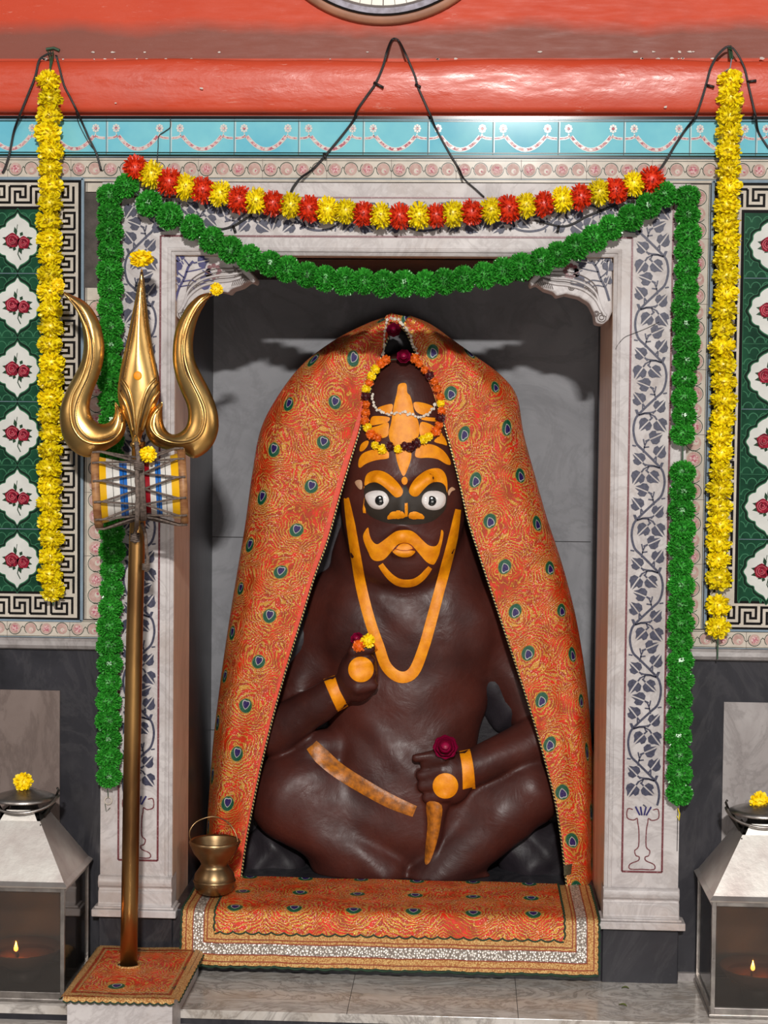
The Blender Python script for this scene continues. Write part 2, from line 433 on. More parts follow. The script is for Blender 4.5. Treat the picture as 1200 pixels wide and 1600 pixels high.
def crom(pts, k=6, closed=False):
    P = [Vector(p) for p in pts]; n = len(P); out = []
    rng = range(n if closed else n-1)
    for i in rng:
        if closed: a, b, c, d = P[i-1], P[i], P[(i+1) % n], P[(i+2) % n]
        else: a, b, c, d = P[max(i-1, 0)], P[i], P[i+1], P[min(i+2, n-1)]
        for j in range(k):
            t = j/k
            out.append(.5*((2*b)+(c-a)*t+(2*a-5*b+4*c-d)*t*t+(3*b-a-3*c+d)*t**3))
    if not closed: out.append(P[-1])
    return out
def inside(p, poly):
    x, y = p; r = False; j = len(poly)-1
    for i in range(len(poly)):
        xi, yi = poly[i]; xj, yj = poly[j]
        if (yi > y) != (yj > y) and x < (xj-xi)*(y-yi)/(yj-yi)+xi: r = not r
        j = i
    return r
def fill(poly, step):
    """triangulate a simple polygon with interior grid points -> (verts2d, tris, boundary count)"""
    poly = [tuple(p)[:2] for p in poly]; n = len(poly)
    A = np.array(poly); x0, y0 = A.min(0); x1, y1 = A.max(0); pts = list(poly)
    B = np.roll(A, -1, 0); D = B-A; L2 = (D**2).sum(1)+1e-12
    def dist(p):
        q = np.array(p)-A; t = np.clip((q*D).sum(1)/L2, 0, 1); e = q-D*t[:, None]
        return sqrt((e**2).sum(1).min())
    k = 0; y = y0+step/2
    while y < y1:
        x = x0+step/2+(step/2 if k % 2 else 0)
        while x < x1:
            if inside((x, y), poly) and dist((x, y)) > step*.45: pts.append((x, y))
            x += step
        y += step*.87; k += 1
    res = delaunay_2d_cdt([Vector(p) for p in pts], [(i, (i+1) % n) for i in range(n)], [], 0, 1e-7)
    V = [tuple(p) for p in res[0]]; T = []
    for f in res[2]:
        c = (sum(V[i][0] for i in f)/3, sum(V[i][1] for i in f)/3)
        if inside(c, poly): T.append(tuple(f))
    return V, T, dist
def inflated(mb, poly, Y, thick, mat, step=5, power=.5, back=.6, soft=None):
    """solid with a domed front and back grown from an outline (photo px measured, placed at depth Y)"""
    V, T, dist = fill(poly, step)
    ds = [dist(p) for p in V]; dm = soft or max(ds)
    hs = [(max(0., 1-(1-min(1, d/dm))**2))**power*thick for d in ds]
    F = [at(p[0], p[1], Y) for p in V]
    front = [(q.x, q.y-h, q.z) for q, h in zip(F, hs)]; rear = [(q.x, q.y+h*back+.0005, q.z) for q, h in zip(F, hs)]
    n = len(V)
    mb.add(front+rear, [t[::-1] for t in T]+[tuple(i+n for i in t) for t in T], mat)

# ------------------------------------------------------------ key world measures
YF = -0.03                                      # face of the marble surround
XL, XR = at(271, 900, YF).x, at(952, 850, YF).x  # opening
ZT = at(600, 400, YF).z                          # lintel underside
FXL, FXR = at(157, 1240, YF).x, at(1061, 1300, YF).x
FZT = at(600, 286, YF).z
ZS = 0.151                                       # seat level in the niche
YS, YB = 0.20, 0.57                              # reveal depth, back wall
ZLED = at(75, 1013, 0).z
WL, WR, WT = -2.0, 1.7, 2.75
Z_BT, Z_BB = at(600, 182, 0).z, at(600, 247, 0).z
TILE = 0.1509

# ------------------------------------------------------------ setting
mb = MB()
mb.box((WL, 0, 0-.02), (FXL, .75, ZLED+.02), M_slate); mb.box((FXR, 0, -.02), (WR, .75, ZLED+.02), M_slate)
mb.box((WL, 0.0, ZLED+.02), (FXL, .75, Z_BT), M_cement); mb.box((FXR, 0, ZLED+.02), (WR, .75, Z_BT), M_cement)
mb.box((FXL, 0, FZT), (FXR, .75, Z_BT), M_cement)
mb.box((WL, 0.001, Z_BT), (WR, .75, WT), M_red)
wf = struct(mb.build('wall_front'), 'red painted temple wall above black slate dado around the niche')
# rounded red moulding
z0, z1 = Z_BT+.006, at(600, 92, -.02).z
prof = [(-.002, z0), (-.020, z0+.001), (-.026, z0+.012), (-.025, z0+.05), (-.028, z1-.05), (-.027, z1-.018), (-.022, z1-.006), (-.012, z1-.001), (-.002, z1+.001)]
mb = MB(); V = []; nx = 60
for i in range(nx+1):
    x = WL+(WR-WL)*i/nx
    wv = .003*sin(x*7)+.002*sin(x*17+1)
    for k, (y, z) in enumerate(prof): V.append((x, y+(wv*.5 if k > 2 else 0), z+(wv if k > 4 else 0)))
n = len(prof)
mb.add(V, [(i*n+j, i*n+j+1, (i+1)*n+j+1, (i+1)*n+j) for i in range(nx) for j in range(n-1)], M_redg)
o = mb.build('trim_1', smooth=True); struct(o, 'rounded glossy red painted moulding above the blue tiles')
mb = MB()
for i in range(46):                             # chipped paint flecks
    x = random.choice([at(random.uniform(60, 330), 100, 0).x, at(random.uniform(990, 1120), 100, 0).x, random.uniform(-.9, .8)])
    z = random.choice([z1+.004, z1+.002, random.uniform(z0+.01, z1), z1+.02]); r = random.uniform(.0012, .0045)
    yy = -.0315 if z < z1-.01 else (-.0015 if z > z1+.003 else -.014)
    mb.poly([(x+r*random.uniform(.5, 2)*cos(t*1.05), z+r*random.uniform(.4, .9)*sin(t*1.05)) for t in range(6)], yy, M_white_chip)
struct(mb.build('trim_2'), 'flecks of chipped paint on the red wall')

# blue tile frieze with swags
def swag(mb, xc, zt, wdt, y, half=False):
    pts = []
    for i in range(11):
        a = i/10; pts.append((xc+(a-.5)*wdt, zt-.030*(1-(2*a-1)**2)*(wdt/.09)))
    mb.stroke(pts, .0095, y, M_white_t); mb.stroke(pts, .0062, y-.0005, M_rosy)
    for i in range(1, 10, 2):
        mb.disc(pts[i][0], pts[i][1], .0032, y-.001, M_white_t, 8, 1.5, .8)
mb = MB()
x = at(167, 210, 0).x - 9*TILE
mb.box((WL, -.006, Z_BB-.0), (WR, 0, Z_BT), M_blue)
k = 0
while x < WR:
    if x > WL+.1:
        tone = -.0064
        zc0, zc1 = Z_BB, Z_BT
        mb.stroke([(x, zc0), (x, zc1)], .0016, tone, M_groove)
        mb.stroke([(x+.003, zc0+.012), (x+.003, zc1-.012)], .0016, tone, M_white_t)
        for fx in (.155, .835):
            cx, cz = x+fx*TILE, zc1-.029
            for q in range(8):
                a = q*pi/4; mb.disc(cx+.0062*cos(a), cz+.0072*sin(a), .0031, -.0068, M_white_t, 7)
            mb.disc(cx, cz, .0036, -.0074, M_rosy, 8)
            mb.stroke([(cx, cz-.012), (cx+(.003 if fx < .5 else -.003), cz-.020)], .003, -.0068, M_white_t)
        swag(mb, x+.5*TILE, zc1-.047, .092, -.0068)
        for sgn in (-1, 1):
            p = [(x+sgn*.003, zc1-.052), (x+sgn*.016, zc1-.051), (x+sgn*.027, zc1-.047)]
            mb.stroke(p, .0065, -.0068, M_white_t); mb.stroke(p, .003, -.0074, M_rosy)
    x += TILE; k += 1
for z, h, mt in ((Z_BT-.004, .007, M_black_t), (Z_BT-.0095, .002, M_pale_b), (Z_BT-.0125, .002, M_dgreen), (Z_BB+.0105, .0025, M_dgreen), (Z_BB+.004, .005, M_dgreen), (Z_BB+.0005, .0022, M_pale_b)):
    mb.stroke([(WL, z), (WR, z)], h, -.0072, mt)
struct(mb.build('trim_3'), 'frieze of sky blue glazed tiles with pink swag ornaments')

# pink scroll tile borders
def scroll(mb, a, b, w, y, flip=1):
    """row of pink rosettes in running scrolls from a to b (XZ)"""
    a = Vector(a); b = Vector(b); L = (b-a).length; d = (b-a)/L; nn = Vector((-d.y, d.x))*flip
    def Q(s, t): q = a+d*s+nn*t; return (q.x, q.y)
    mb.poly([Q(0, -w/2), Q(L, -w/2), Q(L, w/2), Q(0, w/2)], y, M_cream_t)
    for sg in (-1, 1): mb.stroke([Q(0, sg*(w/2-.0028)), Q(L, sg*(w/2-.0028))], .0012, y-.0004, M_dgreen)
    mb.stroke([Q(0, -w/2+.0006), Q(L, -w/2+.0006)], .0016, y-.0004, M_pale_b)
    p = .0377; n = int(L/p); r = w*.31
    for i in range(n+1):
        s = (i+.5)*p
        if s+r > L: break
        mb.disc(*Q(s, 0), r, y-.0004, M_pink, 14)
        if i % 2 == 0:
            mb.disc(*Q(s, 0), r*.55, y-.0008, M_rosy, 9)
            for q in range(6):
                t = q*pi/3; mb.disc(*Q(s+r*.5*cos(t), r*.5*sin(t)), r*.2, y-.0010, M_rosy, 6)
        else:
            mb.disc(*Q(s+r*.1, -r*.25), r*.42, y-.0008, M_cream_t, 8)
            mb.disc(*Q(s+r*.25, -r*.3), r*.22, y-.0012, M_rosy, 7)
        sg = 1 if i % 2 else -1
        arc = [Q(s+r*1.12*cos(t), sg*r*1.12*sin(t)) for t in [pi*.02+pi*1.25*j/12 for j in range(13)]]
        mb.stroke(arc, .0013, y-.0012, M_dgreen)
        mb.stroke([Q(s+r*1.1, 0), Q(s+p*.5, -sg*w*.12), Q(s+p-r*1.05, 0)], .0013, y-.0012, M_dgreen)
        if i % 4 == 3: mb.stroke([Q(s+p/2, -w/2), Q(s+p/2, w/2)], .0009, y-.0013, M_groove)
mb = MB()
zt, zb = Z_BB-.002, at(600, 285, 0).z
xa, xb = at(131, 600, 0).x, at(1106, 600, 0).x
mb.box((WL, -.004, zb), (WR, .0, zt), M_cream_t)
zm = (zt+zb)/2+.002; scroll(mb, (WL, zm), (WR, zm), .046, -.0045)
struct(mb.build('trim_4'), 'horizontal border of pink scroll tiles under the blue frieze')
def vborder(x0, x1, name, label, broken=False):
    mb = MB(); zlo = ZLED+.072; zhi = zb-.004
    if broken:
        zhi2 = at(140, 450, 0).z
        scroll(mb, ((x0+x1)/2, zlo), ((x0+x1)/2, zhi2), abs(x1-x0), -.0045)
        scroll(mb, ((x0+x1)/2, at(140, 300, 0).z), ((x0+x1)/2, zhi), abs(x1-x0), -.0045)
    else: scroll(mb, ((x0+x1)/2, zlo), ((x0+x1)/2, zhi), abs(x1-x0), -.0045)
    struct(mb.build(name), label)
vborder(at(134, 600, 0).x, FXL+.008, 'trim_5', 'left upright border of pink scroll tiles with a broken stretch', True)
vborder(at(1104, 600, 0).x, FXR-.005, 'trim_6', 'right upright border of pink scroll tiles')

# framed tile panels with Greek key border and rose tiles
KP = .01265
KEY = [(0, 0), (0, 3), (3, 3), (3, 1), (2, 1), (2, 2), (1, 2), (1, 0), (4, 0)]
def key_row(mb, a, d, nn, L, y):
    """a start point, d along, nn down; XZ Vectors"""
    n = int(L/(4*KP)); off = (L-n*4*KP)/2
    for i in range(n+(0)):
        pts = [a+d*(off+(i*4+u)*KP)+nn*(v*KP) for u, v in KEY]
        mb.stroke([tuple(p) for p in pts], KP*.46, y, M_black_t)
def rose_tile(mb, cx, cz, y, xmin, xmax):
    T = TILE; cl = lambda x: min(max(x, xmin), xmax)
    def pl(pts, yy, m_):
        pts = [(cl(p[0]), p[1]) for p in pts]
        if max(p[0] for p in pts)-min(p[0] for p in pts) > .001: mb.poly(pts, yy, m_)
    def st(pts, w_, yy, m_):
        pts = [p for p in pts if xmin-.0001 <= p[0] <= xmax+.0001]
        if len(pts) > 1: mb.stroke(pts, w_, yy, m_)
    # fish-scale relief
    for r in range(6):
        for c in range(7):
            sx_ = cx-T/2+(c+(.5 if r % 2 else 0))*T/6; sz_ = cz-T/2+(r+.1)*T/6
            arc = [(sx_+T/13*cos(t), sz_+T/11*sin(t)) for t in [pi*j/8 for j in range(9)]]
            arc = [p for p in arc if abs(p[1]-cz) < T/2-.002]
            if len(arc) > 3: st(arc, .0022, y-.0004, M_green_l)
    # ogee cartouche
    q = [(0, .57), (.10, .47), (.27, .38), (.33, .26), (.40, .20), (.44, .08), (.62, 0)]
    q = [(0, .64), (.06, .55), (.17, .49), (.265, .41), (.285, .33), (.37, .305), (.45, .23), (.46, .12), (.53, 0)]
    S_ = T*.66
    full = [(a*S_, b*S_*1.02) for a, b in q]+[(a*S_, -b*S_*1.02) for a, b in q[::-1][1:]]+[(-a*S_, -b*S_*1.02) for a, b in q[1:]]+[(-a*S_, b*S_*1.02) for a, b in q[::-1][1:-1]]
    sm = [tuple(p) for p in crom(full, 3, True)]
    for k_, m_, yy in ((1.20, M_green_l, .0006), (1.17, M_dgreen, .0009), (1.05, M_green_l, .0011), (1.0, M_white_t, .0014)):
        pl([(cx+a*k_, cz+b*k_) for a, b in sm], y-yy, m_)
    # two roses and leaves
    for a in (100, 65, 140, 165, 195, 15, -15, -35, 250, 285, 225, -60):
        t = radians(a); r0 = T*.10; r1 = T*(.25 if a not in (100,) else .27); w_ = T*.035
        if a in (65, 140, 225, -60, 250): r1 = T*.19
        dx, dz = cos(t), sin(t)*.85
        pl([(cx+dx*r0, cz+dz*r0), (cx+dx*(r0+r1)/2-dz*w_, cz+dz*(r0+r1)/2+dx*w_), (cx+dx*r1, cz+dz*r1), (cx+dx*(r0+r1)/2+dz*w_, cz+dz*(r0+r1)/2-dx*w_)], y-.0020, M_leaf_t)
    st([(cx+.004, cz-T*.10), (cx+.001, cz-T*.2), (cx+.008, cz-T*.29)], .0022, y-.0022, M_leaf_t)
    st([(cx-.004, cz+T*.1), (cx, cz+T*.26)], .0014, y-.0022, M_leaf_t)
    for sx_, sz_, r in ((-.080*T, .012*T, .112*T), (.098*T, -.022*T, .098*T)):
        pl([(cx+sx_+r*(1+.07*sin(5*t))*cos(t), cz+sz_+r*(1+.07*sin(5*t))*sin(t)) for t in [2*pi*j/20 for j in range(20)]], y-.0030, M_crimson)
        for rr, a0 in ((.72, .3), (.45, 2.1), (.22, 4)):
            arc = [(cx+sx_+r*rr*cos(t), cz+sz_+r*rr*sin(t)) for t in [a0+4.2*j/10 for j in range(11)]]
            st(arc, r*.13, y-.0034, M_crimson_l)
def panel(xin, side, cxs, name, label):
    """xin = inner (towards the niche) x of the panel; side -1 left, +1 right"""
    mb = MB(); y = -.005
    zt_, zb_ = at(60 if side < 0 else 1180, 279.5 if side < 0 else 284, 0).z, at(60 if side < 0 else 1180, 969 if side < 0 else 985, 0).z
    far = WL if side < 0 else WR
    x0, x1 = min(xin, far), max(xin, far)
    mb.box((x0, -.005, zb_), (x1, 0, zt_), M_black_t)
    # pale trim round the panel
    wp = .0068
    mb.stroke([(xin+side*0, zb_), (xin, zt_)], wp, -.0075, M_pale_b)
    mb.stroke([(xin, zt_), (far, zt_)], wp, -.0075, M_pale_b)
    mb.stroke([(xin, zb_), (far, zb_)], wp*.7, -.0075, M_pale_b)
    bl = .0075
    ox, ot, ob = xin+side*(bl+wp*.5), zt_-bl-wp*.3, zb_+bl
    KW = .0555
    # cream field of the key border
    mb.poly([(ox, ob), (far, ob), (far, ob+KW), (ox, ob+KW)], y-.0004, M_cream_t)
    mb.poly([(ox, ot-KW), (far, ot-KW), (far, ot), (ox, ot)], y-.0004, M_cream_t)
    mb.poly([(ox, ob+KW), (ox+side*KW, ob+KW), (ox+side*KW, ot-KW), (ox, ot-KW)], y-.0004, M_cream_t)
    m0 = (KW-3*KP)/2
    key_row(mb, Vector((ox+side*m0, ot-m0)), Vector((side, 0)), Vector((0, -1)), abs(far-ox)-KW, y-.0009)
    key_row(mb, Vector((ox+side*m0, ob+m0)), Vector((side, 0)), Vector((0, 1)), abs(far-ox)-KW, y-.0009)
    key_row(mb, Vector((ox+side*m0, ot-KW-.002)), Vector((0, -1)), Vector((side, 0)), ot-ob-2*KW-.004, y-.0009)
    # green field and rose tiles
    gx, gt, gb = ox+side*(KW+.0075), ot-KW-.0075, ob+KW+.006
    mb.poly([(gx, gb), (far, gb), (far, gt), (gx, gt)], y-.0012, M_green_t)
    mb.stroke([(gx, gb), (gx, gt)], .0012, y-.0016, M_green_l)
    zc = at(30 if side < 0 else 1190, 377.5 if side < 0 else 384, 0).z
    i = 0
    while zc-i*TILE > gb-.02:
        c = zc-i*TILE
        for cx in cxs: rose_tile(mb, cx, c, y-.0012, min(gx, far), max(gx, far))
        if c-TILE/2 > gb: mb.stroke([(gx, c-TILE/2), (far, c-TILE/2)], .0012, y-.0032, M_green_l if i % 2 else M_pale_b)
        i += 1
    struct(mb.build(name), label)
panel(at(129.5, 600, 0).x, -1, [at(28.5, 600, 0).x, at(28.5, 600, 0).x-TILE, at(28.5, 600, 0).x-2*TILE], 'trim_7', 'left tile panel of green rose tiles in a black and cream key border')
panel(at(1108, 600, 0).x, 1, [at(1203, 600, 0).x, at(1203, 600, 0).x+TILE, at(1203, 600, 0).x+2*TILE], 'trim_8', 'right tile panel of green rose tiles in a black and cream key border')
# low scroll border and marble ledge under the panels
for (xa_, xb_, nm, zr, nm2) in ((WL, FXL, 'trim_9', ZLED, 'left'), (FXR, WR, 'trim_10', ZLED, 'right')):
    mb = MB(); scroll(mb, (xa_, ZLED+.048), (xb_, ZLED+.048), .042, -.0045)
    pr = [(0, ZLED+.026), (-.016, ZLED+.026), (-.022, ZLED+.020), (-.024, ZLED+.010), (-.018, ZLED+.002), (-.006, ZLED-.002), (0, ZLED-.003)]
    V = [(xx, y_, z_) for xx in (xa_, xb_) for y_, z_ in pr]; n = len(pr)
    mb.add(V, [(j, j+1, n+j+1, n+j) for j in range(n-1)]+[tuple(range(n)), tuple(range(2*n-1, n-1, -1))], M_dadom)
    struct(mb.build(nm), nm2+' marble ledge and scroll tiles above the slate dado')
# dado inset panels
mb = MB()
zp = at(50, 1078, 0).z; xp = at(94, 1100, 0).x
mb.box((WL, -.004, .0), (xp, 0, zp), M_dadob); struct(mb.build('trim_11'), 'left inset of brownish marble in the slate dado')
mb = MB(); zp = at(1160, 1097, 0).z; xp = at(1130, 1150, 0).x
mb.box((xp, -.004, .0), (WR, 0, zp), M_dadom); struct(mb.build('trim_12'), 'right inset of pale grey marble in the slate dado')

# niche interior
mb = MB(); mb.box((XL-.05, YB, -.02), (XR+.05, YB+.05, ZT+.05), M_backst)
for zj in (at(345, 839, YB).z, ZS+.32): mb.box((XL, YB-.0006, zj-.001), (XR, YB, zj+.001), M_joint)
struct(mb.build('wall_back'), 'grey stone back wall of the niche')
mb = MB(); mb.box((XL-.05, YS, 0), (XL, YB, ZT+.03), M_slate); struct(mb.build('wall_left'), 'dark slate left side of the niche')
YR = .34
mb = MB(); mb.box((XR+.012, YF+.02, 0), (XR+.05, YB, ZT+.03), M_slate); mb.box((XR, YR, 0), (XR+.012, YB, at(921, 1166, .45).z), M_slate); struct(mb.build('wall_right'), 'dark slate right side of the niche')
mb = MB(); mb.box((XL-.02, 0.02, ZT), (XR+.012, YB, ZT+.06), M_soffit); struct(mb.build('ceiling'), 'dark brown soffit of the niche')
mb = MB(); mb.box((XL, YF, -.02), (XR, YB, ZS-.004), M_slate); o = mb.build('trim_13'); bevel(o, .004); struct(o, 'black stone seat platform of the niche')

# marble surround: three slabs with a stepped bead round the opening
def profile_sweep(mb, path, prof, mat):
    """path: XZ corner points of the opening edge, prof: (outward, y)"""
    P = [Vector(p) for p in path]; k = len(P); n = len(prof); V = []
    for i in range(k):
        d0 = (P[i]-P[i-1]).normalized() if i else (P[1]-P[0]).normalized()
        d1 = (P[i+1]-P[i]).normalized() if i < k-1 else d0
        n0 = Vector((-d0.y, d0.x)); n1 = Vector((-d1.y, d1.x)); m_ = (n0+n1)
        m_ = m_/max(.01, m_.dot(n0))
        for o_, y_ in prof: q = P[i]+m_*o_; V.append((q.x, y_, q.y))
    mb.add(V, [(i*n+j, i*n+j+1, (i+1)*n+j+1, (i+1)*n+j) for i in range(k-1) for j in range(n-1)], mat)
mb = MB(); bz = at(960, 1388, YF).z
mb.box((FXL, YF, .13), (XL-.018, .1, FZT), M_marble); mb.box((XR+.018, YF, .13), (FXR, .1, FZT), M_marble)
mb.box((XL-.018, YF, ZT+.018), (XR+.018, .1, FZT), M_marble)
pf = [(.0181, YF), (.017, YF-.002), (.013, YF-.0035), (.009, YF-.002), (.0085, YF+.002), (.006, YF+.003), (.001, YF+.006), (0, YF+.010)]
profile_sweep(mb, [(XL, ZS-.02), (XL, ZT), (XR, ZT), (XR, ZS-.02)], pf, M_marble)
sur = mb.build('trim_14'); struct(sur, 'carved white marble surround of the niche with inlaid vines')
mb = MB()
mb.box((XL-.012, YF+.009, .0), (XL, YS, ZT), M_reveal); mb.box((XR, YF+.009, .0), (XR+.012, YR, ZT), M_reveal)
mb.box((XL, YF+.009, ZT), (XR, .05, ZT+.012), M_reveal)
struct(mb.build('trim_15'), 'warm marble reveal inside the surround')

# inlay lines and vines
def leaf(mb, x, z, ang, s, y, m_=None):
    """two or three lobed inlaid leaf, tip in direction ang"""
    m_ = m_ or M_inlay; c, s_ = cos(ang), sin(ang)
    def T(a, b): return (x+s*(a*c-b*s_), z+s*(a*s_+b*c))
    mb.poly([T(*p) for p in ((.05, .06), (.12, .38), (.42, .50), (.66, .40), (.62, .22), (1.0, .10), (.55, .06))], y, m_)
    mb.poly([T(*p) for p in ((.55, -.04), (1.0, -.02), (.72, -.24), (.62, -.42), (.36, -.50), (.10, -.36), (.05, -.05))][::1], y, m_)
    mb.stroke([T(-.30, 0), T(0.02, 0)], s*.11, y, m_)
def vine(mb, a, d, nn, L, y, u0=.0, phase=0, uw=1.0):
    """running vine: a origin on the band axis, d along, nn across"""
    U = .0015   # photo-measured unit
    def Q(s, t): q = a+d*s+nn*t; return (q.x, q.y)
    H = 81*U; n = int(math.ceil(L/H)); th = atan2(d.y, d.x)
    for i in range(n):
        s0 = i*H; g = -1 if (i+phase) % 2 == 0 else 1      # bulge side
        base = [(0, -16), (9, -22), (26, -24.5), (45, -20), (56, -9.5), (70, 5), (81, 16)]
        pts = [(s0+p*U, g*q*U*uw) for p, q in base]
        cr = [p for p in crom(pts, 4) if p[0] <= L]
        if len(cr) > 1: mb.stroke([Q(*p) for p in cr], .0052, y, M_inlay)
        def add_leaf(p, q, a_, s_):
            if s0+p*U > L-.012 or s0+p*U < -.02: return
            dv = d*cos(a_)-nn*(sin(a_)*g); pos = Q(s0+p*U, g*q*U*uw)
            leaf(mb, pos[0], pos[1], atan2(dv.y, dv.x), s_*U, y-.0003)
        def tw(ps, w_=.0032):
            ps = [(s0+p*U, g*q*U*uw) for p, q in ps if s0+p*U < L]
            if len(ps) > 1: mb.stroke([Q(*p) for p in ps], w_, y-.0001, M_inlay)
        tw([(3, -17), (0, -8), (0, 0), (5, 9)]); tw([(0, 0), (7, 3)]); tw([(4, -18), (-6, -22)])
        add_leaf(10, 0, .80, 22); add_leaf(9, 11, -.62, 23)
        tw([(60, -9), (50, -7), (43, -4), (40, 0)]); tw([(48, -7), (39, -9)]); tw([(52, -8), (51, 0)]); tw([(50, -20), (49, -26)])
        add_leaf(40, 0, -1.98, 22)
        tw([(74, 11), (67, 11)]); add_leaf(66, 11, -2.5, 22)
        tw([(83, 17), (80, 8), (79, -3), (77, -9)]); add_leaf(76, -9, 2.38, 21)
        tw([(83, 16), (75, 20)])
yl = YF-.0012
zr_t, zr_b = at(600, 370, YF).z, at(1000, 1362, YF).z
zv_t = at(600, 309, YF).z
def lines(name, xs_in, xs_out, label):
    mb = MB()
    mb.stroke([(xs_in, zr_b), (xs_in, zr_t)], .0045, yl, M_maroon)
    mb.stroke([(xs_out, zr_b), (xs_out, zv_t)], .0045, yl, M_maroon)
    mb.stroke([(xs_in, zr_b), (xs_out, zr_b)], .0045, yl, M_maroon)
    return mb
rin, rout = at(981, 800, YF).x, at(1044, 800, YF).x
lin, lout = at(249, 800, YF).x, at(187, 800, YF).x
for (xi, xo, side) in ((lin, lout, -1), (rin, rout, 1)):
    mb = lines('l', xi, xo, '')
    if side > 0:
        mb.stroke([(lin, zr_t), (rin, zr_t)], .0045, yl, M_maroon)
        mb.stroke([(lout, zv_t), (rout, zv_t)], .0035, yl, M_maroon)
    mb.build('border_line', sur)
    mb = MB(); xc = (xi+xo)/2; zvb = at(1000, 1268, YF).z
    zc0 = at(1020, 564, YF).z
    ztop = zc0+4*81*.0015*.999
    ztop = zc0+3*81*.0015
    vine(mb, Vector((xc, ztop)), Vector((0, -1)), Vector((side*1., 0)), ztop-zvb-.01, yl, phase=1)
    # vase of outlines
    hv = [(-16, -3), (-24, -4), (-25, 10), (-15, 14), (-9, 11), (-8, 18), (-6, 30), (-6, 56), (-12, 63), (-10, 71), (-5, 73), (-6, 79), (-19, 85), (-19, 93), (0, 93)]
    zv = at(1005, 1268, YF).z; U = .00146
    for sg in (-1, 1):
        mb.stroke([tuple(p) for p in crom([(xc+sg*a*U, zv-b*U) for a, b in hv[::-1]], 3)], .0026, yl, M_maroon)
    for a in (-12, -4, 5, 13): mb.stroke([(xc+a*.4*U, zv-6*U), (xc+a*U, zv+8*U)], .004, yl, M_inlay_v)
    mb.build('vine_inlay', sur)
mb = MB(); vine(mb, Vector((lin-.03, (zr_t+zv_t)/2)), Vector((1, 0)), Vector((0, 1)), rin-lin+.06, yl, uw=.85)
mb.build('vine_inlay', sur)
# base mouldings and plinths of the surround
for (x0_, x1_, side, ylab) in ((FXL, XL, -1, 'left'), (XR, FXR, 1, 'right')):
    mb = MB()
    prof = [(YF, bz+.004), (YF-.010, bz+.001), (YF-.014, bz-.010), (YF-.010, bz-.021), (YF-.003, bz-.024), (YF-.003, bz-.030), (YF-.009, bz-.034), (YF-.009, bz-.062), (YF-.015, bz-.066), (YF-.015, .152)]
    n = len(prof); xa_, xb_ = x0_-.002, x1_+.002
    V = [(xx, y_, z_) for xx in (xa_, xb_) for y_, z_ in prof]+[(xx, .02, z_) for xx in (xa_, xb_) for z_ in (bz+.004, .152)]
    mb.add(V, [(j, j+1, n+j+1, n+j) for j in range(n-1)]+[tuple(list(range(n))+[2*n+1, 2*n]), tuple(list(range(2*n-1, n-1, -1))+[2*n+2, 2*n+3])], M_marble)
    zl = at(1005, 1437, -.05).z
    mb.box((x0_-(.012 if side > 0 else .016), -.055, zl-.024), (x1_+(.014 if side < 0 else .016), .02, zl-.006), M_marble)
    mb.box((x0_-(.008 if side > 0 else .010), -.050, zl-.006), (x1_+.008, .02, zl), M_marble)
    o = mb.build('trim_16' if side < 0 else 'trim_17'); bevel(o, .004, 3); smooth_by_angle(o); struct(o, ylab+' moulded marble foot of the surround')
    mb = MB(); mb.box((x0_-.002, -.036, -.02), (x1_+.002, .02, zl-.024), M_slate)
    o = mb.build('trim_18' if side < 0 else 'trim_19'); bevel(o, .002); struct(o, ylab+' black stone plinth below the marble foot')
# floor
YE = -.305
mb = MB(); mb.box((WL, YE, -.020), (WR, .02, 0), M_floor)
for (xa_, xb_) in ((at(553, 1522, 0).x, atz(546, 1580, 0).x), (at(803, 1527, 0).x, atz(811, 1590, 0).x)):
    mb.box(((xa_+xb_)/2-.0008, YE-.0005, -.001), ((xa_+xb_)/2+.0008, 0, .0004), M_joint)
o = mb.build('floor'); bevel(o, .003); struct(o, 'raised marble slab step in front of the niche')
mb = MB(); mb.box((WL, -4.6, -.09), (WR, YE+.02, -.034), M_floor); mb.box((WL, YE+.004, -.036), (WR, .02, -.020), M_slate)
for xj in (-1.15, -.45, .25, .95): mb.box((xj, -4.5, -.034), (xj+.0016, YE, -.0336), M_joint)
struct(mb.build('trim_20'), 'lower marble floor in front of the step')
mb = MB(); mb.box((FXR+.006, -.012, 0), (at(1088, 1500, 0).x+.5, 0, .018), M_dadom); struct(mb.build('baseboard_right'), 'low marble skirting right of the plinth')

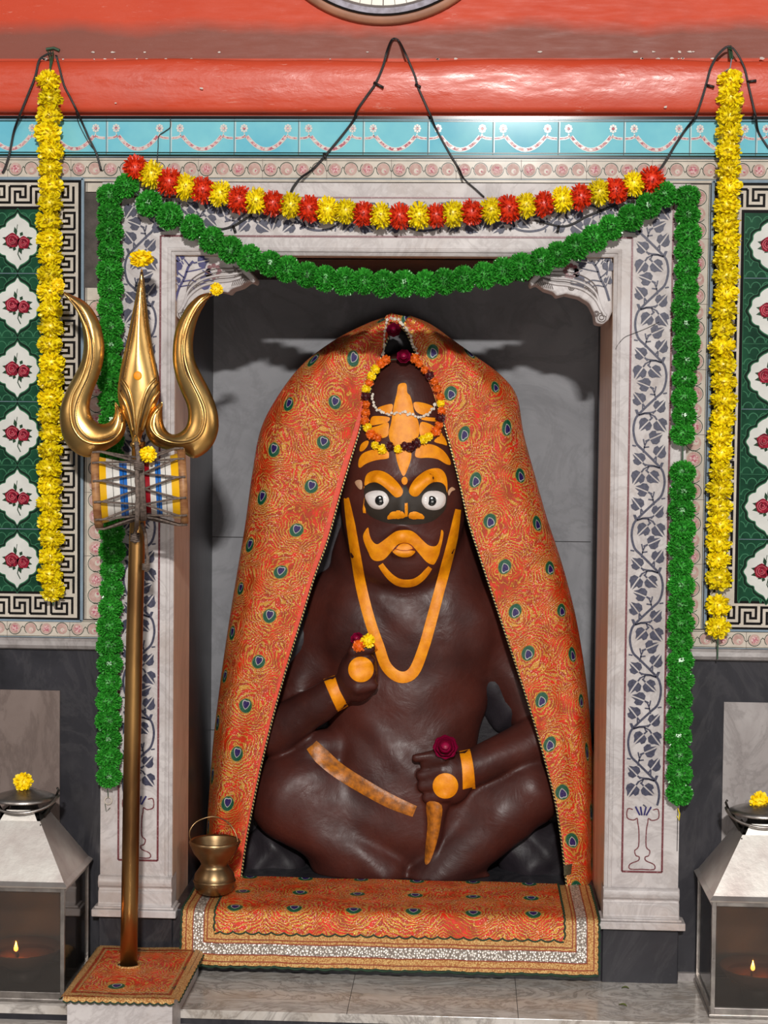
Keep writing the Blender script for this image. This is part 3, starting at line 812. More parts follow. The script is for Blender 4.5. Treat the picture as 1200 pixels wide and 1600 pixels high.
# carved brackets in the upper corners
BR = [(957,396),(957,487),(951,500),(942,507),(931,505),(929,490),(921,474),(905,464),(884,459),(869,463),(866,457),(850,452),(838,443),(829,448),(826,440),(835,430),(850,418),(865,396)]
for side, lab in ((1, 'carved marble bracket in the upper right corner of the niche'), (-1, 'carved marble bracket in the upper left corner with violet sprig inlay')):
    pts = [at(p[0] if side > 0 else 1226-p[0], p[1]-(0 if side > 0 else 5), -.012) for p in BR]
    pts = [(p.x, min(p.z, ZT+.002)) for p in pts]
    pts = [(min(x, XR) if side > 0 else max(x, XL), z) for x, z in pts]
    r = thing('carved_bracket', lab, 'bracket', (pts[0][0], 0, pts[0][1]))
    mb = MB(); mb.prism(pts[::-1] if side > 0 else pts, -.012, .07, M_marble)
    o = mb.build('bracket_body'); bevel(o, .005, 3); rel(o, r)
    # scroll carving ridges along the lower edge
    low = [BR[i] for i in range(2, 14)]
    mb = MB()
    mx = lambda p: at(p[0] if side > 0 else 1226-p[0], p[1]-(0 if side > 0 else 5), -.014)
    for off, m_, rr in ((-3, M_marble, .0035), (-8, M_groove, .0010), (-13, M_marble, .0030), (-18, M_groove, .0010), (-24, M_groove, .0012)):
        line = [(948+off*.3, 494+off*.1), (940+off*.2, 486+off*.8), (930+off*.0, 470+off), (912, 456+off), (888, 449+off), (866, 446+off*.9), (848, 440+off*.7)]
        mb.tube([mx(p) for p in crom(line, 5)], rr, m_, 6)
    for (cx, cy, r_) in ((940, 496, 7), (932, 490, 4), (918, 452, 5), (893, 449, 4.5)):
        for q in (r_, r_*.5):
            mb.tube([mx((cx+q*cos(t), cy+q*sin(t))) for t in [2*pi*j/12 for j in range(12)]], .0010, M_groove, 5, closed=True)
    for j in range(9):
        mb.tube([mx((862-j*2.4, 420+j*2)), mx((858-j*2.8, 434+j*1.2)), mx((864-j*3.0, 452-j*.6))], .0009, M_groove, 5)
    rel(mb.build('scroll_carving'), r)
    # floral inlay
    mb = MB(); im = M_inlay if side > 0 else M_inlay_v
    fx = lambda p: (at(p[0] if side > 0 else 1226-p[0], p[1]-(0 if side > 0 else 5), -.0125).x, at(p[0] if side > 0 else 1226-p[0], p[1], -.0125).z)
    for st_, w_ in (([(952, 470), (946, 450), (938, 435), (932, 418), (924, 408)], .0055), ([(940, 440), (925, 438), (915, 443)], .003), ([(938, 434), (948, 425), (949, 415)], .003), ([(935, 425), (920, 422), (905, 418)], .0028), ([(944, 448), (930, 446), (922, 452)], .0028), ([(930, 415), (938, 405)], .003)):
        mb.stroke([fx(p) for p in crom(st_, 4)], w_, -.0135, im)
    for (px, py, ang, s_) in ((915, 441, 180, 24), (949, 424, 80, 20), (918, 410, 170, 20), (942, 408, 60, 18), (906, 424, 200, 14), (948, 444, 70, 14)):
        a = radians(ang); p = fx((px, py)); leaf(mb, p[0], p[1], a if side > 0 else pi-a, s_*.0015, -.0136, im)
    for q in range(8):
        t = q*pi/4; p = fx((892+9*cos(t), 424+9*sin(t))); mb.disc(p[0], p[1], .0055, -.0136, M_maroon, 10)
        p = fx((892+4*cos(t), 424+4*sin(t))); mb.disc(p[0], p[1], .0018, -.0142, M_marble, 6)
    rel(mb.build('floral_inlay'), r)
# ------------------------------------------------------------ flowers
def fib(n):
    g = pi*(3-sqrt(5)); out = []
    for i in range(n):
        z = 1-2*(i+.5)/n; r = sqrt(1-z*z); out.append(Vector((cos(g*i)*r, sin(g*i)*r, z)))
    return out
def ball_flower(name, n, R, plen, pw, mat, core, squash=(1, 1, 1), seed=0, tips=3, ruffle=.3, inner=.55):
    """round flower of many little spoon petals; radius R, axis Z"""
    rnd = random.Random(seed); mb = MB()
    mb.sphere((0, 0, 0), R*.72, core, 10, 7, squash)
    for d in fib(n):
        d = (d+Vector((rnd.uniform(-.2, .2), rnd.uniform(-.2, .2), rnd.uniform(-.2, .2)))).normalized()
        a = d.cross(Vector((0, 0, 1)) if abs(d.z) < .9 else Vector((1, 0, 0))).normalized()
        th = rnd.uniform(0, 2*pi); a = (a*cos(th)+d.cross(a)*sin(th)); b = d.cross(a)
        R0 = R*inner; R1 = R*rnd.uniform(.88, 1.08); w_ = pw*rnd.uniform(.7, 1.2)
        bend = a*rnd.uniform(-ruffle, ruffle)*plen+b*rnd.uniform(-ruffle, ruffle)*plen
        P = []
        for t, ww, cc in ((0, .4, 0), (.55, 1.0, .25), (.88, .9, .1)):
            c = d*(R0+(R1-R0)*t)+bend*t*t
            P += [c-a*w_*ww/2, c+b*w_*cc, c+a*w_*ww/2]
        P.append(d*R1+bend+a*w_*.28); P.append(d*(R1*1.03)+bend); P.append(d*R1+bend-a*w_*.28)
        P = [(p.x*squash[0], p.y*squash[1], p.z*squash[2]) for p in P]
        mb.add(P, [(0, 1, 4, 3), (1, 2, 5, 4), (3, 4, 7, 6), (4, 5, 8, 7), (6, 7, 10, 11), (7, 8, 9, 10)], mat)
    return mb.mesh(name, True)
def pompom(name, n, R, mat, core, squash, seed=0):
    rnd = random.Random(seed); mb = MB()
    mb.sphere((0, 0, 0), R*.76, core, 12, 8, squash)
    for d in fib(n):
        d = (d+Vector((rnd.uniform(-.12, .12), rnd.uniform(-.12, .12), rnd.uniform(-.12, .12)))).normalized()
        a = d.cross(Vector((rnd.uniform(-1, 1), rnd.uniform(-1, 1), rnd.uniform(-1, 1)))).normalized()
        R1 = R*rnd.uniform(.86, 1.06); w_ = R*.075; c = d*R*.5; e = d*R1+a.cross(d)*R*rnd.uniform(-.14, .14)
        m_ = (c*.35+e*.65)
        P = [c-a*w_*.5, c+a*w_*.5, m_+a*w_, m_-a*w_, e+a*w_*.5, e-a*w_*.5]
        P = [(p.x*squash[0], p.y*squash[1], p.z*squash[2]) for p in P]
        mb.add(P, [(0, 1, 2, 3), (3, 2, 4, 5)], mat)
    return mb.mesh(name, False)
U15 = .0015
FY = [ball_flower('yellow_flower', 150, 20.5*U15, .009, .0092, M_fy, M_fy, (1, 1, .90), s, ruffle=.45) for s in (1, 2, 3)]
FSY = [ball_flower('yellow_tinsel_flower', 230, 20.5*U15, .007, .0048, M_fy, M_fy, (1, 1, .92), s, inner=.6) for s in (4, 5)]
FSR = [ball_flower('orange_tinsel_flower', 230, 20.5*U15, .007, .0048, M_fo, M_fo, (1, 1, .92), s, inner=.6) for s in (6, 7)]
FG = [pompom('green_pompom', 900, 21*U15, M_fg, M_fg, (1, 1, .92), s) for s in (8, 9, 10)]
FM = ball_flower('marigold', 110, 1.0, .45, .36, M_mar, M_mar, (1, 1, .8), 11)
FMo = ball_flower('orange_marigold', 80, 1.0, .45, .40, M_oran, M_oran, (1, 1, .8), 12)
FMy = ball_flower('yellow_marigold', 80, 1.0, .45, .40, M_mar, M_mar, (1, 1, .8), 13)
FMm = ball_flower('maroon_flower', 70, 1.0, .45, .42, M_maroonf, M_maroonf, (1, 1, .8), 14)
def rose_mesh():
    mb = MB(); mb.sphere((0, 0, 0), .55, M_rose, 12, 8); rnd = random.Random(3)
    for k in range(4):
        n = 4+k; rr = .35+.2*k
        for i in range(n):
            t0 = 2*pi*i/n+k; P = []; nu, nv = 6, 5
            for u in range(nu+1):
                t = t0+(u/nu-.5)*2*pi/n*1.6
                for v in range(nv+1):
                    h = v/nv; r = rr*(.5+.62*sin(h*pi*.62))*(1+.06*sin(u*2+i)); z = -.55+h*(1.35-.22*k)
                    if v == nv: r *= 1.08
                    P.append((r*cos(t), r*sin(t), z))
            mb.add(P, [(u*(nv+1)+v, (u+1)*(nv+1)+v, (u+1)*(nv+1)+v+1, u*(nv+1)+v+1) for u in range(nu) for v in range(nv)], M_rose)
    return mb.mesh('rose_head', True)
FR = rose_mesh()
def axis_rot(dirv):
    return Vector(dirv).to_track_quat('Z', 'Y')
def place(me, name, loc, dirv, scale=1.0, parent=None, spin=None):
    o = bpy.data.objects.new(name, me); COL.objects.link(o)
    o.location = loc; o.rotation_mode = 'QUATERNION'
    q = axis_rot(dirv); sp = Matrix.Rotation(random.uniform(0, 6.28) if spin is None else spin, 3, 'Z').to_quaternion()
    o.rotation_quaternion = q @ sp
    o.scale = (scale,)*3 if isinstance(scale, (int, float)) else scale
    if parent is not None: o.parent = parent
    return o
def garland(name, label, cat, pts, Y, meshes, part, group=None, stringmat=None, jit=1.2, sc=(.94, 1.06), ends=((0, -22), (0, 22)), hang=None):
    """pts: photo-measured flower centres; one thing, every flower a part"""
    P = [at(x+random.uniform(-jit, jit), y+random.uniform(-jit*.4, jit*.4), Y) for x, y in pts]
    r = thing(name, label, cat, P[0], group); o0 = P[0]
    for i, p in enumerate(P):
        d = (P[min(i+1, len(P)-1)]-P[max(i-1, 0)]).normalized()
        me = meshes(i) if callable(meshes) else meshes[i % len(meshes)]
        d = (d+Vector((random.uniform(-.12, .12), random.uniform(-.12, .12), random.uniform(-.12, .12)))).normalized()
        place(me, part, p-o0, d, random.uniform(*sc), r)
    mb = MB()
    e0 = at(pts[0][0]+ends[0][0], pts[0][1]+ends[0][1], Y*.6); e1 = at(pts[-1][0]+ends[1][0], pts[-1][1]+ends[1][1], Y)
    mb.tube([e0-o0]+[p-o0 for p in P]+[e1-o0], .0018, stringmat or M_string, 6)
    if hang: hang(mb, o0)
    mb.build('string', r)
    return r
def ylist(path, step, gaps=()):
    P = [Vector(p) for p in crom(path, 12)]; out = []; acc = 0; out.append(P[0])
    for a, b in zip(P, P[1:]):
        L = (b-a).length
        while acc+L >= step:
            t = (step-acc)/L; a = a+(b-a)*t; out.append(a); L = (b-a).length; acc = 0
        acc += L
    return [tuple(p) for p in out if not any(g0 < p.y < g1 for g0, g1 in gaps)]
YG = -.036
def hookL(mb, o0):
    for dx in (-4, 0, 4): mb.tube([at(79+dx, 80, -.01)-o0, at(80+dx*.4, 96, -.03)-o0, at(78, 112, YG)-o0], .0016, M_string, 5)
    mb.tube([at(72, 77, -.004)-o0, at(84, 75, -.004)-o0, at(93, 79, -.004)-o0], .0035, M_string, 6)
garland('marigold_garland', 'yellow marigold garland hanging down the left rose tile panel', 'garland',
        ylist([(77,126),(78,185),(75,215),(80,245),(79,275),(78,330),(77,365),(79,392),(78,430),(80,480),(79,530),(81,590),(78,650),(79,700),(77,760),(79,820),(78,870),(76,900),(83,918),(84,943)], 27.6), YG, FY, 'flower', jit=1.8, hang=hookL)
def hookR(mb, o0):
    for dx in (-1.5, 1.5): mb.tube([at(1140+dx, 72, -.006)-o0, at(1143+dx, 92, -.03)-o0], .0026, M_string, 6)
    mb.tube([at(1143, 92, -.03)-o0, at(1141, 106, -.035)-o0, at(1132, 112, -.035)-o0, at(1126, 116, -.03)-o0], .0014, M_pale_b, 5)
garland('marigold_garland', 'yellow marigold garland hanging down the right rose tile panel with a gap near its foot', 'garland',
        ylist([(1141,126),(1140,160),(1141,200),(1138,245),(1139,290),(1136,330),(1135,370),(1135,410),(1133,470),(1129,530),(1130,580),(1130,640),(1126,690),(1127,740),(1124,790),(1124,850),(1122,905)], 27.8)+[(1122,947),(1121,980)], YG, FY, 'flower', jit=1.5, hang=hookR, ends=((0,-20),(0,50)))
def loopG(mb, o0):
    c = at(169, 1251, -.036)-o0
    mb.tube([c+Vector((.0085*cos(t), 0, .0085*sin(t))) for t in [2*pi*i/18 for i in range(18)]], .0017, M_pale_b if False else M_cream_t, 6, closed=True)
    mb.tube([at(168, 1232, -.05)-o0, at(169, 1246, -.038)-o0], .001, M_string, 4)
    mb.tube([at(164, 1256, -.036)-o0, at(166, 1268, -.036)-o0, at(172, 1262, -.036)-o0], .0008, M_string, 4)
garland('green_garland', 'green pompom garland hanging down the left marble pilaster', 'garland',
        ylist([(172,305),(172,360),(172,430),(173,500),(174,560),(173,620),(175,700),(176,760),(176,830),(175,900),(172,960),(171,1020),(170,1090),(169,1150),(170,1216)], 29.3), -.062, FG, 'pompom', jit=1.0, hang=loopG, ends=((0,-12),(0,14)))
def loopR(mb, o0):
    mb.tube([at(1061, 1240, -.05)-o0, at(1059, 1262, -.036)-o0, at(1058, 1330, -.034)-o0], .0007, M_wire, 4)
    mb.tube([at(1059, 1262, -.036)-o0, at(1062, 1272, -.037)-o0, at(1061, 1282, -.037)-o0, at(1058, 1275, -.037)-o0], .0014, M_fy, 5)
garland('green_garland', 'green pompom garland hanging down the right marble pilaster, split by a gap', 'garland',
        ylist([(1074,308),(1074,350),(1075,400),(1072,450),(1071,500),(1072,550),(1069,600),(1069,650),(1066,690)], 28.5)+ylist([(1067,738),(1066,800),(1065,860),(1064,920),(1063,980),(1063,1040),(1062,1100),(1061,1160),(1061,1240)], 29.5), -.062, FG, 'pompom', jit=1.0, hang=loopR, ends=((0,-12),(0,14)))
garland('green_garland', 'green pompom garland sagging across the niche opening', 'garland',
        [(198,290),(232,318),(265,338),(300,355),(330,375),(360,390),(390,403),(422,412),(450,421),(480,429),(508,435),(538,440),(568,440),(600,443),(632,443),(664,443),(694,440),(725,436),(756,430),(787,424),(815,417),(845,409),(872,398),(900,386),(928,372),(955,356),(985,340),(1012,322),(1038,303)], -.068, FG, 'pompom', jit=.8, sc=(.98, 1.08), ends=((-14,-14),(14,-14)))
OS = [(212,264,1),(237,273,0),(265,285,1),(291,292,0),(317,297,1),(345,303,0),(374,312,1),(401,314,0),(427,318,1),(454,321,0),(483,326,1),(512,328,0),(540,330,0),(568,334,1),(595,337,0),(624,338,1),(655,337,0),(682,337,1),(707,334,0),(737,332,1),(767,329,0),(795,326,1),(822,321,0),(850,319,1),(879,312,0),(908,308,1),(936,301,0),(963,297,1),(990,287,0),(1018,281,1)]
garland('marigold_swag', 'orange and yellow marigold garland strung across the top of the surround', 'garland',
        [p[:2] for p in OS], -.070, lambda i: (FSR if OS[i][2] else FSY)[i % 2], 'flower', jit=.6, sc=(.95, 1.1), ends=((-16,-4),(16,-6)))

# ------------------------------------------------------------ the idol: one continuous carved body
def surface_nets(V, org, h):
    s = V < 0; nx, ny, nz = V.shape
    cs = [(i, j, k) for i in (0, 1) for j in (0, 1) for k in (0, 1)]
    cnt = np.zeros((nx-1, ny-1, nz-1), np.int8)
    for i, j, k in cs: cnt += s[i:nx-1+i, j:ny-1+j, k:nz-1+k]
    mask = (cnt > 0) & (cnt < 8); A = np.argwhere(mask); n = len(A)
    idx = -np.ones(mask.shape, np.int64); idx[mask] = np.arange(n)
    val = [V[A[:, 0]+i, A[:, 1]+j, A[:, 2]+k] for i, j, k in cs]
    pos = np.zeros((n, 3)); c = np.zeros(n)
    for a in range(8):
        for b in range(a+1, 8):
            if sum(abs(cs[a][q]-cs[b][q]) for q in range(3)) != 1: continue
            cr = (val[a] < 0) != (val[b] < 0)
            t = np.where(cr, val[a]/np.where(cr, val[a]-val[b], 1), 0)
            p = np.array(cs[a])+t[:, None]*(np.array(cs[b])-np.array(cs[a]))
            pos += p*cr[:, None]; c += cr
    pos = (A+pos/c[:, None])*h+np.array(org)
    F = []
    def quads(ax):
        sl0 = [slice(1, -1)]*3; sl1 = [slice(1, -1)]*3; sl0[ax] = slice(0, -1); sl1[ax] = slice(1, None)
        d = s[tuple(sl0)] != s[tuple(sl1)]; E_ = np.argwhere(d)
        off = np.ones(3, int); off[ax] = 0; E_ = E_+off
        u, v = [(1, 2), (2, 0), (0, 1)][ax]
        e1 = np.zeros(3, int); e1[u] = 1; e2 = np.zeros(3, int); e2[v] = 1
        g = lambda q: idx[q[:, 0], q[:, 1], q[:, 2]]
        Q = np.stack([g(E_-e1-e2), g(E_-e2), g(E_), g(E_-e1)], 1)
        inside_ = s[E_[:, 0], E_[:, 1], E_[:, 2]]
        Q[~inside_] = Q[~inside_][:, ::-1]
        return Q
    return pos, np.concatenate([quads(0), quads(1), quads(2)])
H = .0055
bx0, bx1, by0, by1, bz0, bz1 = XL+.03, XR-.02, .20, .56, ZS-.012, 1.50
gx = np.arange(bx0, bx1, H, dtype=np.float32); gy = np.arange(by0, by1, H, dtype=np.float32); gz = np.arange(bz0, bz1, H, dtype=np.float32)
GX, GY, GZ = np.meshgrid(gx, gy, gz, indexing='ij')
def ell(c, r, px=None):
    k0 = np.sqrt(((GX-c[0])/r[0])**2+((GY-c[1])/r[1])**2+((GZ-c[2])/r[2])**2)
    return (k0-1)*min(r)*(1 if True else 0)
def cap(a, b, ra, rb):
    a = np.array(a); b = np.array(b); d = b-a; L2 = float(d@d)
    t = np.clip(((GX-a[0])*d[0]+(GY-a[1])*d[1]+(GZ-a[2])*d[2])/L2, 0, 1)
    return np.sqrt((GX-a[0]-d[0]*t)**2+(GY-a[1]-d[1]*t)**2+(GZ-a[2]-d[2]*t)**2)-(ra+(rb-ra)*t)
def smin(a, b, k):
    h = np.clip(.5+.5*(b-a)/k, 0, 1); return b+(a-b)*h-k*h*(1-h)
def smax(a, b, k): return -smin(-a, -b, k)
def E(px, py, Y, rx, ry, rz):        # radii rx, rz in photo px, ry metres
    c = at(px, py, Y); m_ = mpp(Y); return ell(c, (rx*m_, ry, rz*m_))
def Cp(a, b, ra, rb, s=1.0):         # capsule between (px,py,Y) points, radii px
    return cap(at(*a), at(*b), ra*mpp(a[2]), rb*mpp(b[2]))
# trunk
B = E(640, 1000, .435, 146, .120, 150)
B = smin(B, E(632, 880, .445, 112, .110, 130), .05)
B = smin(B, E(632, 1130, .430, 118, .120, 110), .05)
B = smin(B, E(628, 1270, .410, 150, .130, 110), .05)
B = smin(B, E(570, 975, .385, 62, .060, 55), .04)      # chest
B = smin(B, E(700, 975, .385, 68, .060, 58), .04)
B = smin(B, E(630, 1210, .345, 84, .050, 62), .04)     # belly
# shoulders and hidden upper arms
B = smin(B, Cp((520, 940, .46), (460, 1100, .43), 46, 34), .03)
B = smin(B, Cp((760, 950, .46), (835, 1130, .43), 46, 34), .03)
# lap and folded legs
Lg = Cp((590, 1270, .41), (452, 1238, .385), 70, 62)
Lg = smin(Lg, Cp((448, 1262, .365), (600, 1362, .325), 52, 40), .03)
Lg = smin(Lg, E(480, 1230, .365, 72, .075, 62), .03)
Rg = Cp((660, 1280, .41), (818, 1232, .385), 62, 56)
Rg = smin(Rg, Cp((826, 1236, .365), (672, 1376, .325), 54, 40), .025)
B = smin(B, Lg, .014); B = smin(B, Rg, .012)
B = smin(B, Cp((520, 1385, .34), (760, 1392, .34), 26, 26), .04)
B = smin(B, E(500, 1168, .375, 42, .05, 30), .02)
B = smin(B, E(560, 1345, .35, 80, .07, 45), .02)
# arms
ar = Cp((428, 1146, .375), (520, 1085, .315), 38, 27)
ar = smin(ar, E(560, 1054, .30, 32, .048, 42), .02)
B = smin(B, ar, .012)
for k in range(4):
    B = smin(B, Cp((552+k*2, 1018+k*19, .264), (578+k*2, 1014+k*19, .272), 9.5, 7.5), .006)
B = smin(B, Cp((548, 1040, .275), (556, 1008, .272), 10, 8.5), .008)
ar = Cp((850, 1152, .385), (735, 1200, .315), 40, 29)
ar = smin(ar, E(700, 1215, .30, 40, .048, 42), .018)
B = smin(B, ar, .012)
for k, (x0_, y0_, x1_, y1_) in enumerate(((664, 1194, 690, 1186), (659, 1211, 690, 1205), (661, 1229, 690, 1224), (668, 1247, 694, 1243))):
    B = smin(B, Cp((x0_, y0_, .278), (x1_, y1_, .268), 9.5, 10), .006)
B = smin(B, Cp((650, 1184, .268), (690, 1180, .275), 8.5, 10), .007)
# the point he holds downward
B = smin(B, Cp((682, 1262, .288), (674, 1352, .290), 17, 5), .012)
# head: tall domed crown, broad cheeks, chin
Hd = E(630, 790, .375, 98, .115, 128)
Hd = smin(Hd, E(629, 690, .385, 82, .105, 120), .04)
Hd = smin(Hd, E(629, 610, .395, 48, .085, 56), .045)
Hd = smin(Hd, E(627, 862, .345, 72, .080, 58), .03)
Hd = smin(Hd, E(630, 780, .325, 82, .075, 40), .025)     # eye mask relief
nose = Cp((629, 765, .262), (629, 798, .256), 6, 9)
Hd = smin(Hd, nose, .014); Hd = smin(Hd, Cp((614, 801, .262), (646, 801, .262), 6, 6), .010)
Hd = smin(Hd, Cp((590, 748, .268), (612, 764, .255), 9, 9), .012)   # brows
Hd = smin(Hd, Cp((670, 748, .268), (648, 764, .255), 9, 9), .012)
Hd = smin(Hd, Cp((585, 855, .285), (628, 838, .262), 9, 12), .012)  # moustache
Hd = smin(Hd, Cp((672, 855, .285), (628, 838, .262), 9, 12), .012)
Hd = smin(Hd, Cp((618, 862, .262), (640, 862, .262), 8, 8), .008)
for sx_ in (548, 713): Hd = smin(Hd, E(sx_, 775, .40, 12, .035, 30), .012)   # ears
B = smin(B, Hd, .016)
nz_ = .0028*np.sin(GX*23+2.3*np.sin(GZ*17+GX*9))*np.sin(GZ*19+2.1*np.sin(GX*13+GY*11))
B = B+nz_*np.clip((1.05-GZ)*6, .15, 1)
B = smax(B, (ZS-.006)-GZ, .002)
B = smax(B, GY-(by1-.012), .002)
Bp, Bf = surface_nets(B, (bx0, by0, bz0), H)
del B
def np_mesh(name, P, F, mats):
    me = bpy.data.meshes.new(name)
    me.vertices.add(len(P)); me.vertices.foreach_set('co', np.asarray(P, np.float32).ravel())
    me.loops.add(F.size); me.loops.foreach_set('vertex_index', F.astype(np.int32).ravel())
    me.polygons.add(len(F)); me.polygons.foreach_set('loop_start', np.arange(0, F.size, 4, dtype=np.int32))
    me.polygons.foreach_set('loop_total', np.full(len(F), 4, np.int32))
    me.update(calc_edges=True); me.validate()
    me.polygons.foreach_set('use_smooth', [True]*len(me.polygons))
    for m_ in mats: me.materials.append(m_)
    return me
bodym = np_mesh('idol_body', Bp, Bf, [M_statue])
bodyo = bpy.data.objects.new('body', bodym); COL.objects.link(bodyo)
cs_ = bodyo.modifiers.new('smooth', 'SMOOTH'); cs_.factor = .5; cs_.iterations = 2
idol = thing('temple_idol', 'seated maroon stone idol with saffron painted face markings and white enamel eyes', 'statue', (at(628, 1300, .38).x, .38, ZS))
rel(bodyo, idol)
BVH = BVHTree.FromPolygons([tuple(p) for p in Bp], [tuple(f) for f in Bf])
def hit(px, py):
    d = ray(px, py).normalized(); h = BVH.ray_cast(CAM, d)
    return (h[0], h[1]) if h[0] is not None else (at(px, py, .40), Vector((0, -1, 0)))
def paint(name, polys, mat, lift=.0016, step=5, parent=idol, smooth=True, dome=0.0):
    """raised paint patch laid on the carved surface"""
    if len(polys) > 1:
        return [paint(name, [q_], mat, lift, step, parent, smooth, dome) for q_ in polys]
    mb = MB()
    for poly in polys:
        pl = [tuple(p)[:2] for p in (crom(poly, 4, True) if smooth else poly)]
        V, T, dist = fill(pl, step)
        P = []; base_ = []
        dm = max(dist(v) for v in V) if dome else 1
        hs = [hit(*v) for v in V]
        ys = sorted(h[0].y for h in hs); ym = ys[len(ys)//2]
        for v, (q, nrm) in zip(V, hs):
            dr = (CAM-q).normalized(); e = lift*(1 if dist(v) > .3 else .35)
            if dome: e += dome*sqrt(max(0, 1-(1-min(1, dist(v)/dm))**2))
            P.append(q+dr*e); base_.append(q-dr*.002)
        n = len(V); nb = len(pl)
        mb.add(P, [t[::-1] if True else t for t in T], mat)
        mb.add(P[:nb]+base_[:nb], [(i, (i+1) % nb, nb+(i+1) % nb, nb+i) for i in range(nb)], mat)
    o = mb.build(name, None, True)
    try: o.data.set_sharp_from_angle(angle=radians(50))
    except Exception: pass
    return rel(o, parent) if parent is not None else o
def ribbon(pts, w):
    P = [Vector(p) for p in crom(pts, 5)]; n = len(P); L = []; Rr = []
    ws = w if isinstance(w, (list, tuple)) else [w]*len(pts)
    for i in range(n):
        d = (P[min(i+1, n-1)]-P[max(i-1, 0)]).normalized(); nn = Vector((-d.y, d.x))
        t = i/(n-1)*(len(ws)-1); a = int(min(t, len(ws)-2)) if len(ws) > 1 else 0
        ww = ws[a]+(ws[a+1]-ws[a])*(t-a) if len(ws) > 1 else ws[0]
        L.append(P[i]+nn*ww/2); Rr.append(P[i]-nn*ww/2)
    return [tuple(p) for p in L]+[tuple(p) for p in Rr[::-1]]
def Z7(pts, s=6.316, ox=540, oy=700): return [(ox+x/s, oy+y/s) for x, y in pts]   # from the enlarged face crop
def Z6(pts): return Z7(pts, 5.335, 530, 560)
# black olive mask across the eyes
paint('eye_mask', [Z7([(185,370),(230,345),(290,340),(350,360),(420,420),(480,480),(540,470),(565,440),(575,375),(600,375),(625,430),(660,470),(720,470),(770,410),(840,350),(900,335),(960,355),(990,400),(1003,460),(1000,530),(985,600),(940,660),(860,720),(750,750),(600,757),(440,745),(330,715),(240,670),(205,620),(190,540),(182,450)])], M_olive, .0012)
# saffron markings
paint('brow_marking', [Z7([(188,370),(195,290),(225,245),(290,222),(360,228),(430,262),(500,325),(550,390),(566,435),(545,475),(500,488),(465,465),(420,420),(360,370),(300,340),(240,345)]),
    Z7([(625,420),(650,355),(700,290),(780,230),(860,202),(930,205),(980,250),(1003,330),(1003,440),(985,380),(950,345),(890,335),(830,355),(770,410),(720,468),(680,480),(640,460)])], M_ypaint, .0036)
paint('brow_dot', [Z7([(582+30*cos(t), 323-40*sin(t)) for t in [2*pi*i/10 for i in range(10)]])], M_ypaint, .0024)
paint('side_stroke', [Z7([(178,380),(186,380),(186,500),(180,560),(196,600),(200,645),(172,640),(168,600),(178,540)])], M_ypaint, .0024, 3, smooth=False)
paint('nose_line', [Z7([(597,500),(612,540),(615,620),(610,690),(590,690),(584,620),(584,545)])], M_ypaint, .0030, 3)
paint('nostril_marking', [Z7([(405,702),(430,650),(480,620),(540,618),(578,645),(586,690),(540,704),(470,704)]), Z7([(622,690),(628,645),(670,626),(720,635),(765,660),(783,700),(730,704),(660,706)])], M_ypaint, .0028, 4)
paint('moustache_marking', [Z7([(172,880),(185,830),(222,785),(235,850),(262,915),(310,950),(370,915),(440,860),(500,822),(570,810),(640,815),(700,850),(760,910),(820,960),(880,970),(915,940),(935,870),(945,810),(965,830),(958,900),(935,1000),(920,1060),(880,1140),(850,1150),(800,1125),(745,1065),(690,1000),(640,950),(580,938),(520,950),(470,1000),(420,1060),(370,1105),(300,1115),(255,1090),(225,1030),(190,950)])], M_ypaint, .0026)
paint('mouth_marking', [Z7([(495,993),(540,950),(590,942),(635,958),(665,995),(620,1008),(560,1008)]), Z7([(460,1020),(495,1000),(560,1016),(640,1010),(688,1022),(650,1065),(590,1080),(520,1068)])], M_ypaint, .0030, 4)
paint('lip_line', [Z7(ribbon([(460,1020),(490,995),(540,948),(590,940),(640,955),(668,993),(690,1020)], 7)), Z7(ribbon([(495,995),(550,1011),(610,1011),(665,996)], 7))], M_lipline, .0036, 3, smooth=False)
paint('chin_marking', [Z7(ribbon([(345,1150),(390,1215),(450,1280),(520,1325),(600,1338),(680,1325),(750,1280),(800,1225),(835,1180)], [52,62,70,76,78,74,66,60,44]))], M_ypaint, .0026, smooth=False)
paint('forehead_tilak', [Z6([(525,205),(560,215),(568,285),(590,310),(612,380),(625,450),(660,530),(668,620),(640,690),(605,740),(600,830),(575,910),(540,980),(510,940),(480,850),(462,760),(425,690),(412,620),(432,540),(445,450),(458,380),(480,290),(492,225)])], M_ypaint, .0026)
paint('forehead_band', [Z6([(335,405),(440,380),(440,440),(425,480),(330,430)]), Z6([(620,370),(690,368),(780,400),(760,440),(700,470),(640,440)]),
    Z6([(265,500),(300,480),(415,490),(405,530),(330,550),(262,555)]), Z6([(672,480),(740,490),(830,500),(840,520),(780,525),(690,510)]),
    Z6([(262,585),(330,560),(408,535),(412,600),(400,650),(340,665),(270,650)]), Z6([(678,535),(760,548),(830,600),(860,640),(780,640),(680,650)]),
    Z6([(170,770),(180,720),(215,690),(245,690),(235,730),(200,770)]), Z6([(790,690),(860,640),(900,720),(860,715)]),
    Z6([(160,900),(165,840),(200,790),(290,760),(400,770),(415,815),(400,835),(300,850),(220,880),(180,910)]),
    Z6([(632,810),(650,740),(700,715),(790,722),(870,770),(920,840),(928,885),(890,880),(820,840),(740,828),(670,830)])], M_ypaint, .0024)
paint('necklace_marking', [ribbon([(541,778),(548,820),(556,870),(565,920),(578,970),(592,1010),(604,1042),(625,1058),(646,1050),(662,1012),(674,970),(686,925),(698,880),(708,840),(716,796)], [8,14,16,17,17,17,17,18,18,17,17,16,16,15,9])], M_ypaint, .0040, 6, smooth=False)
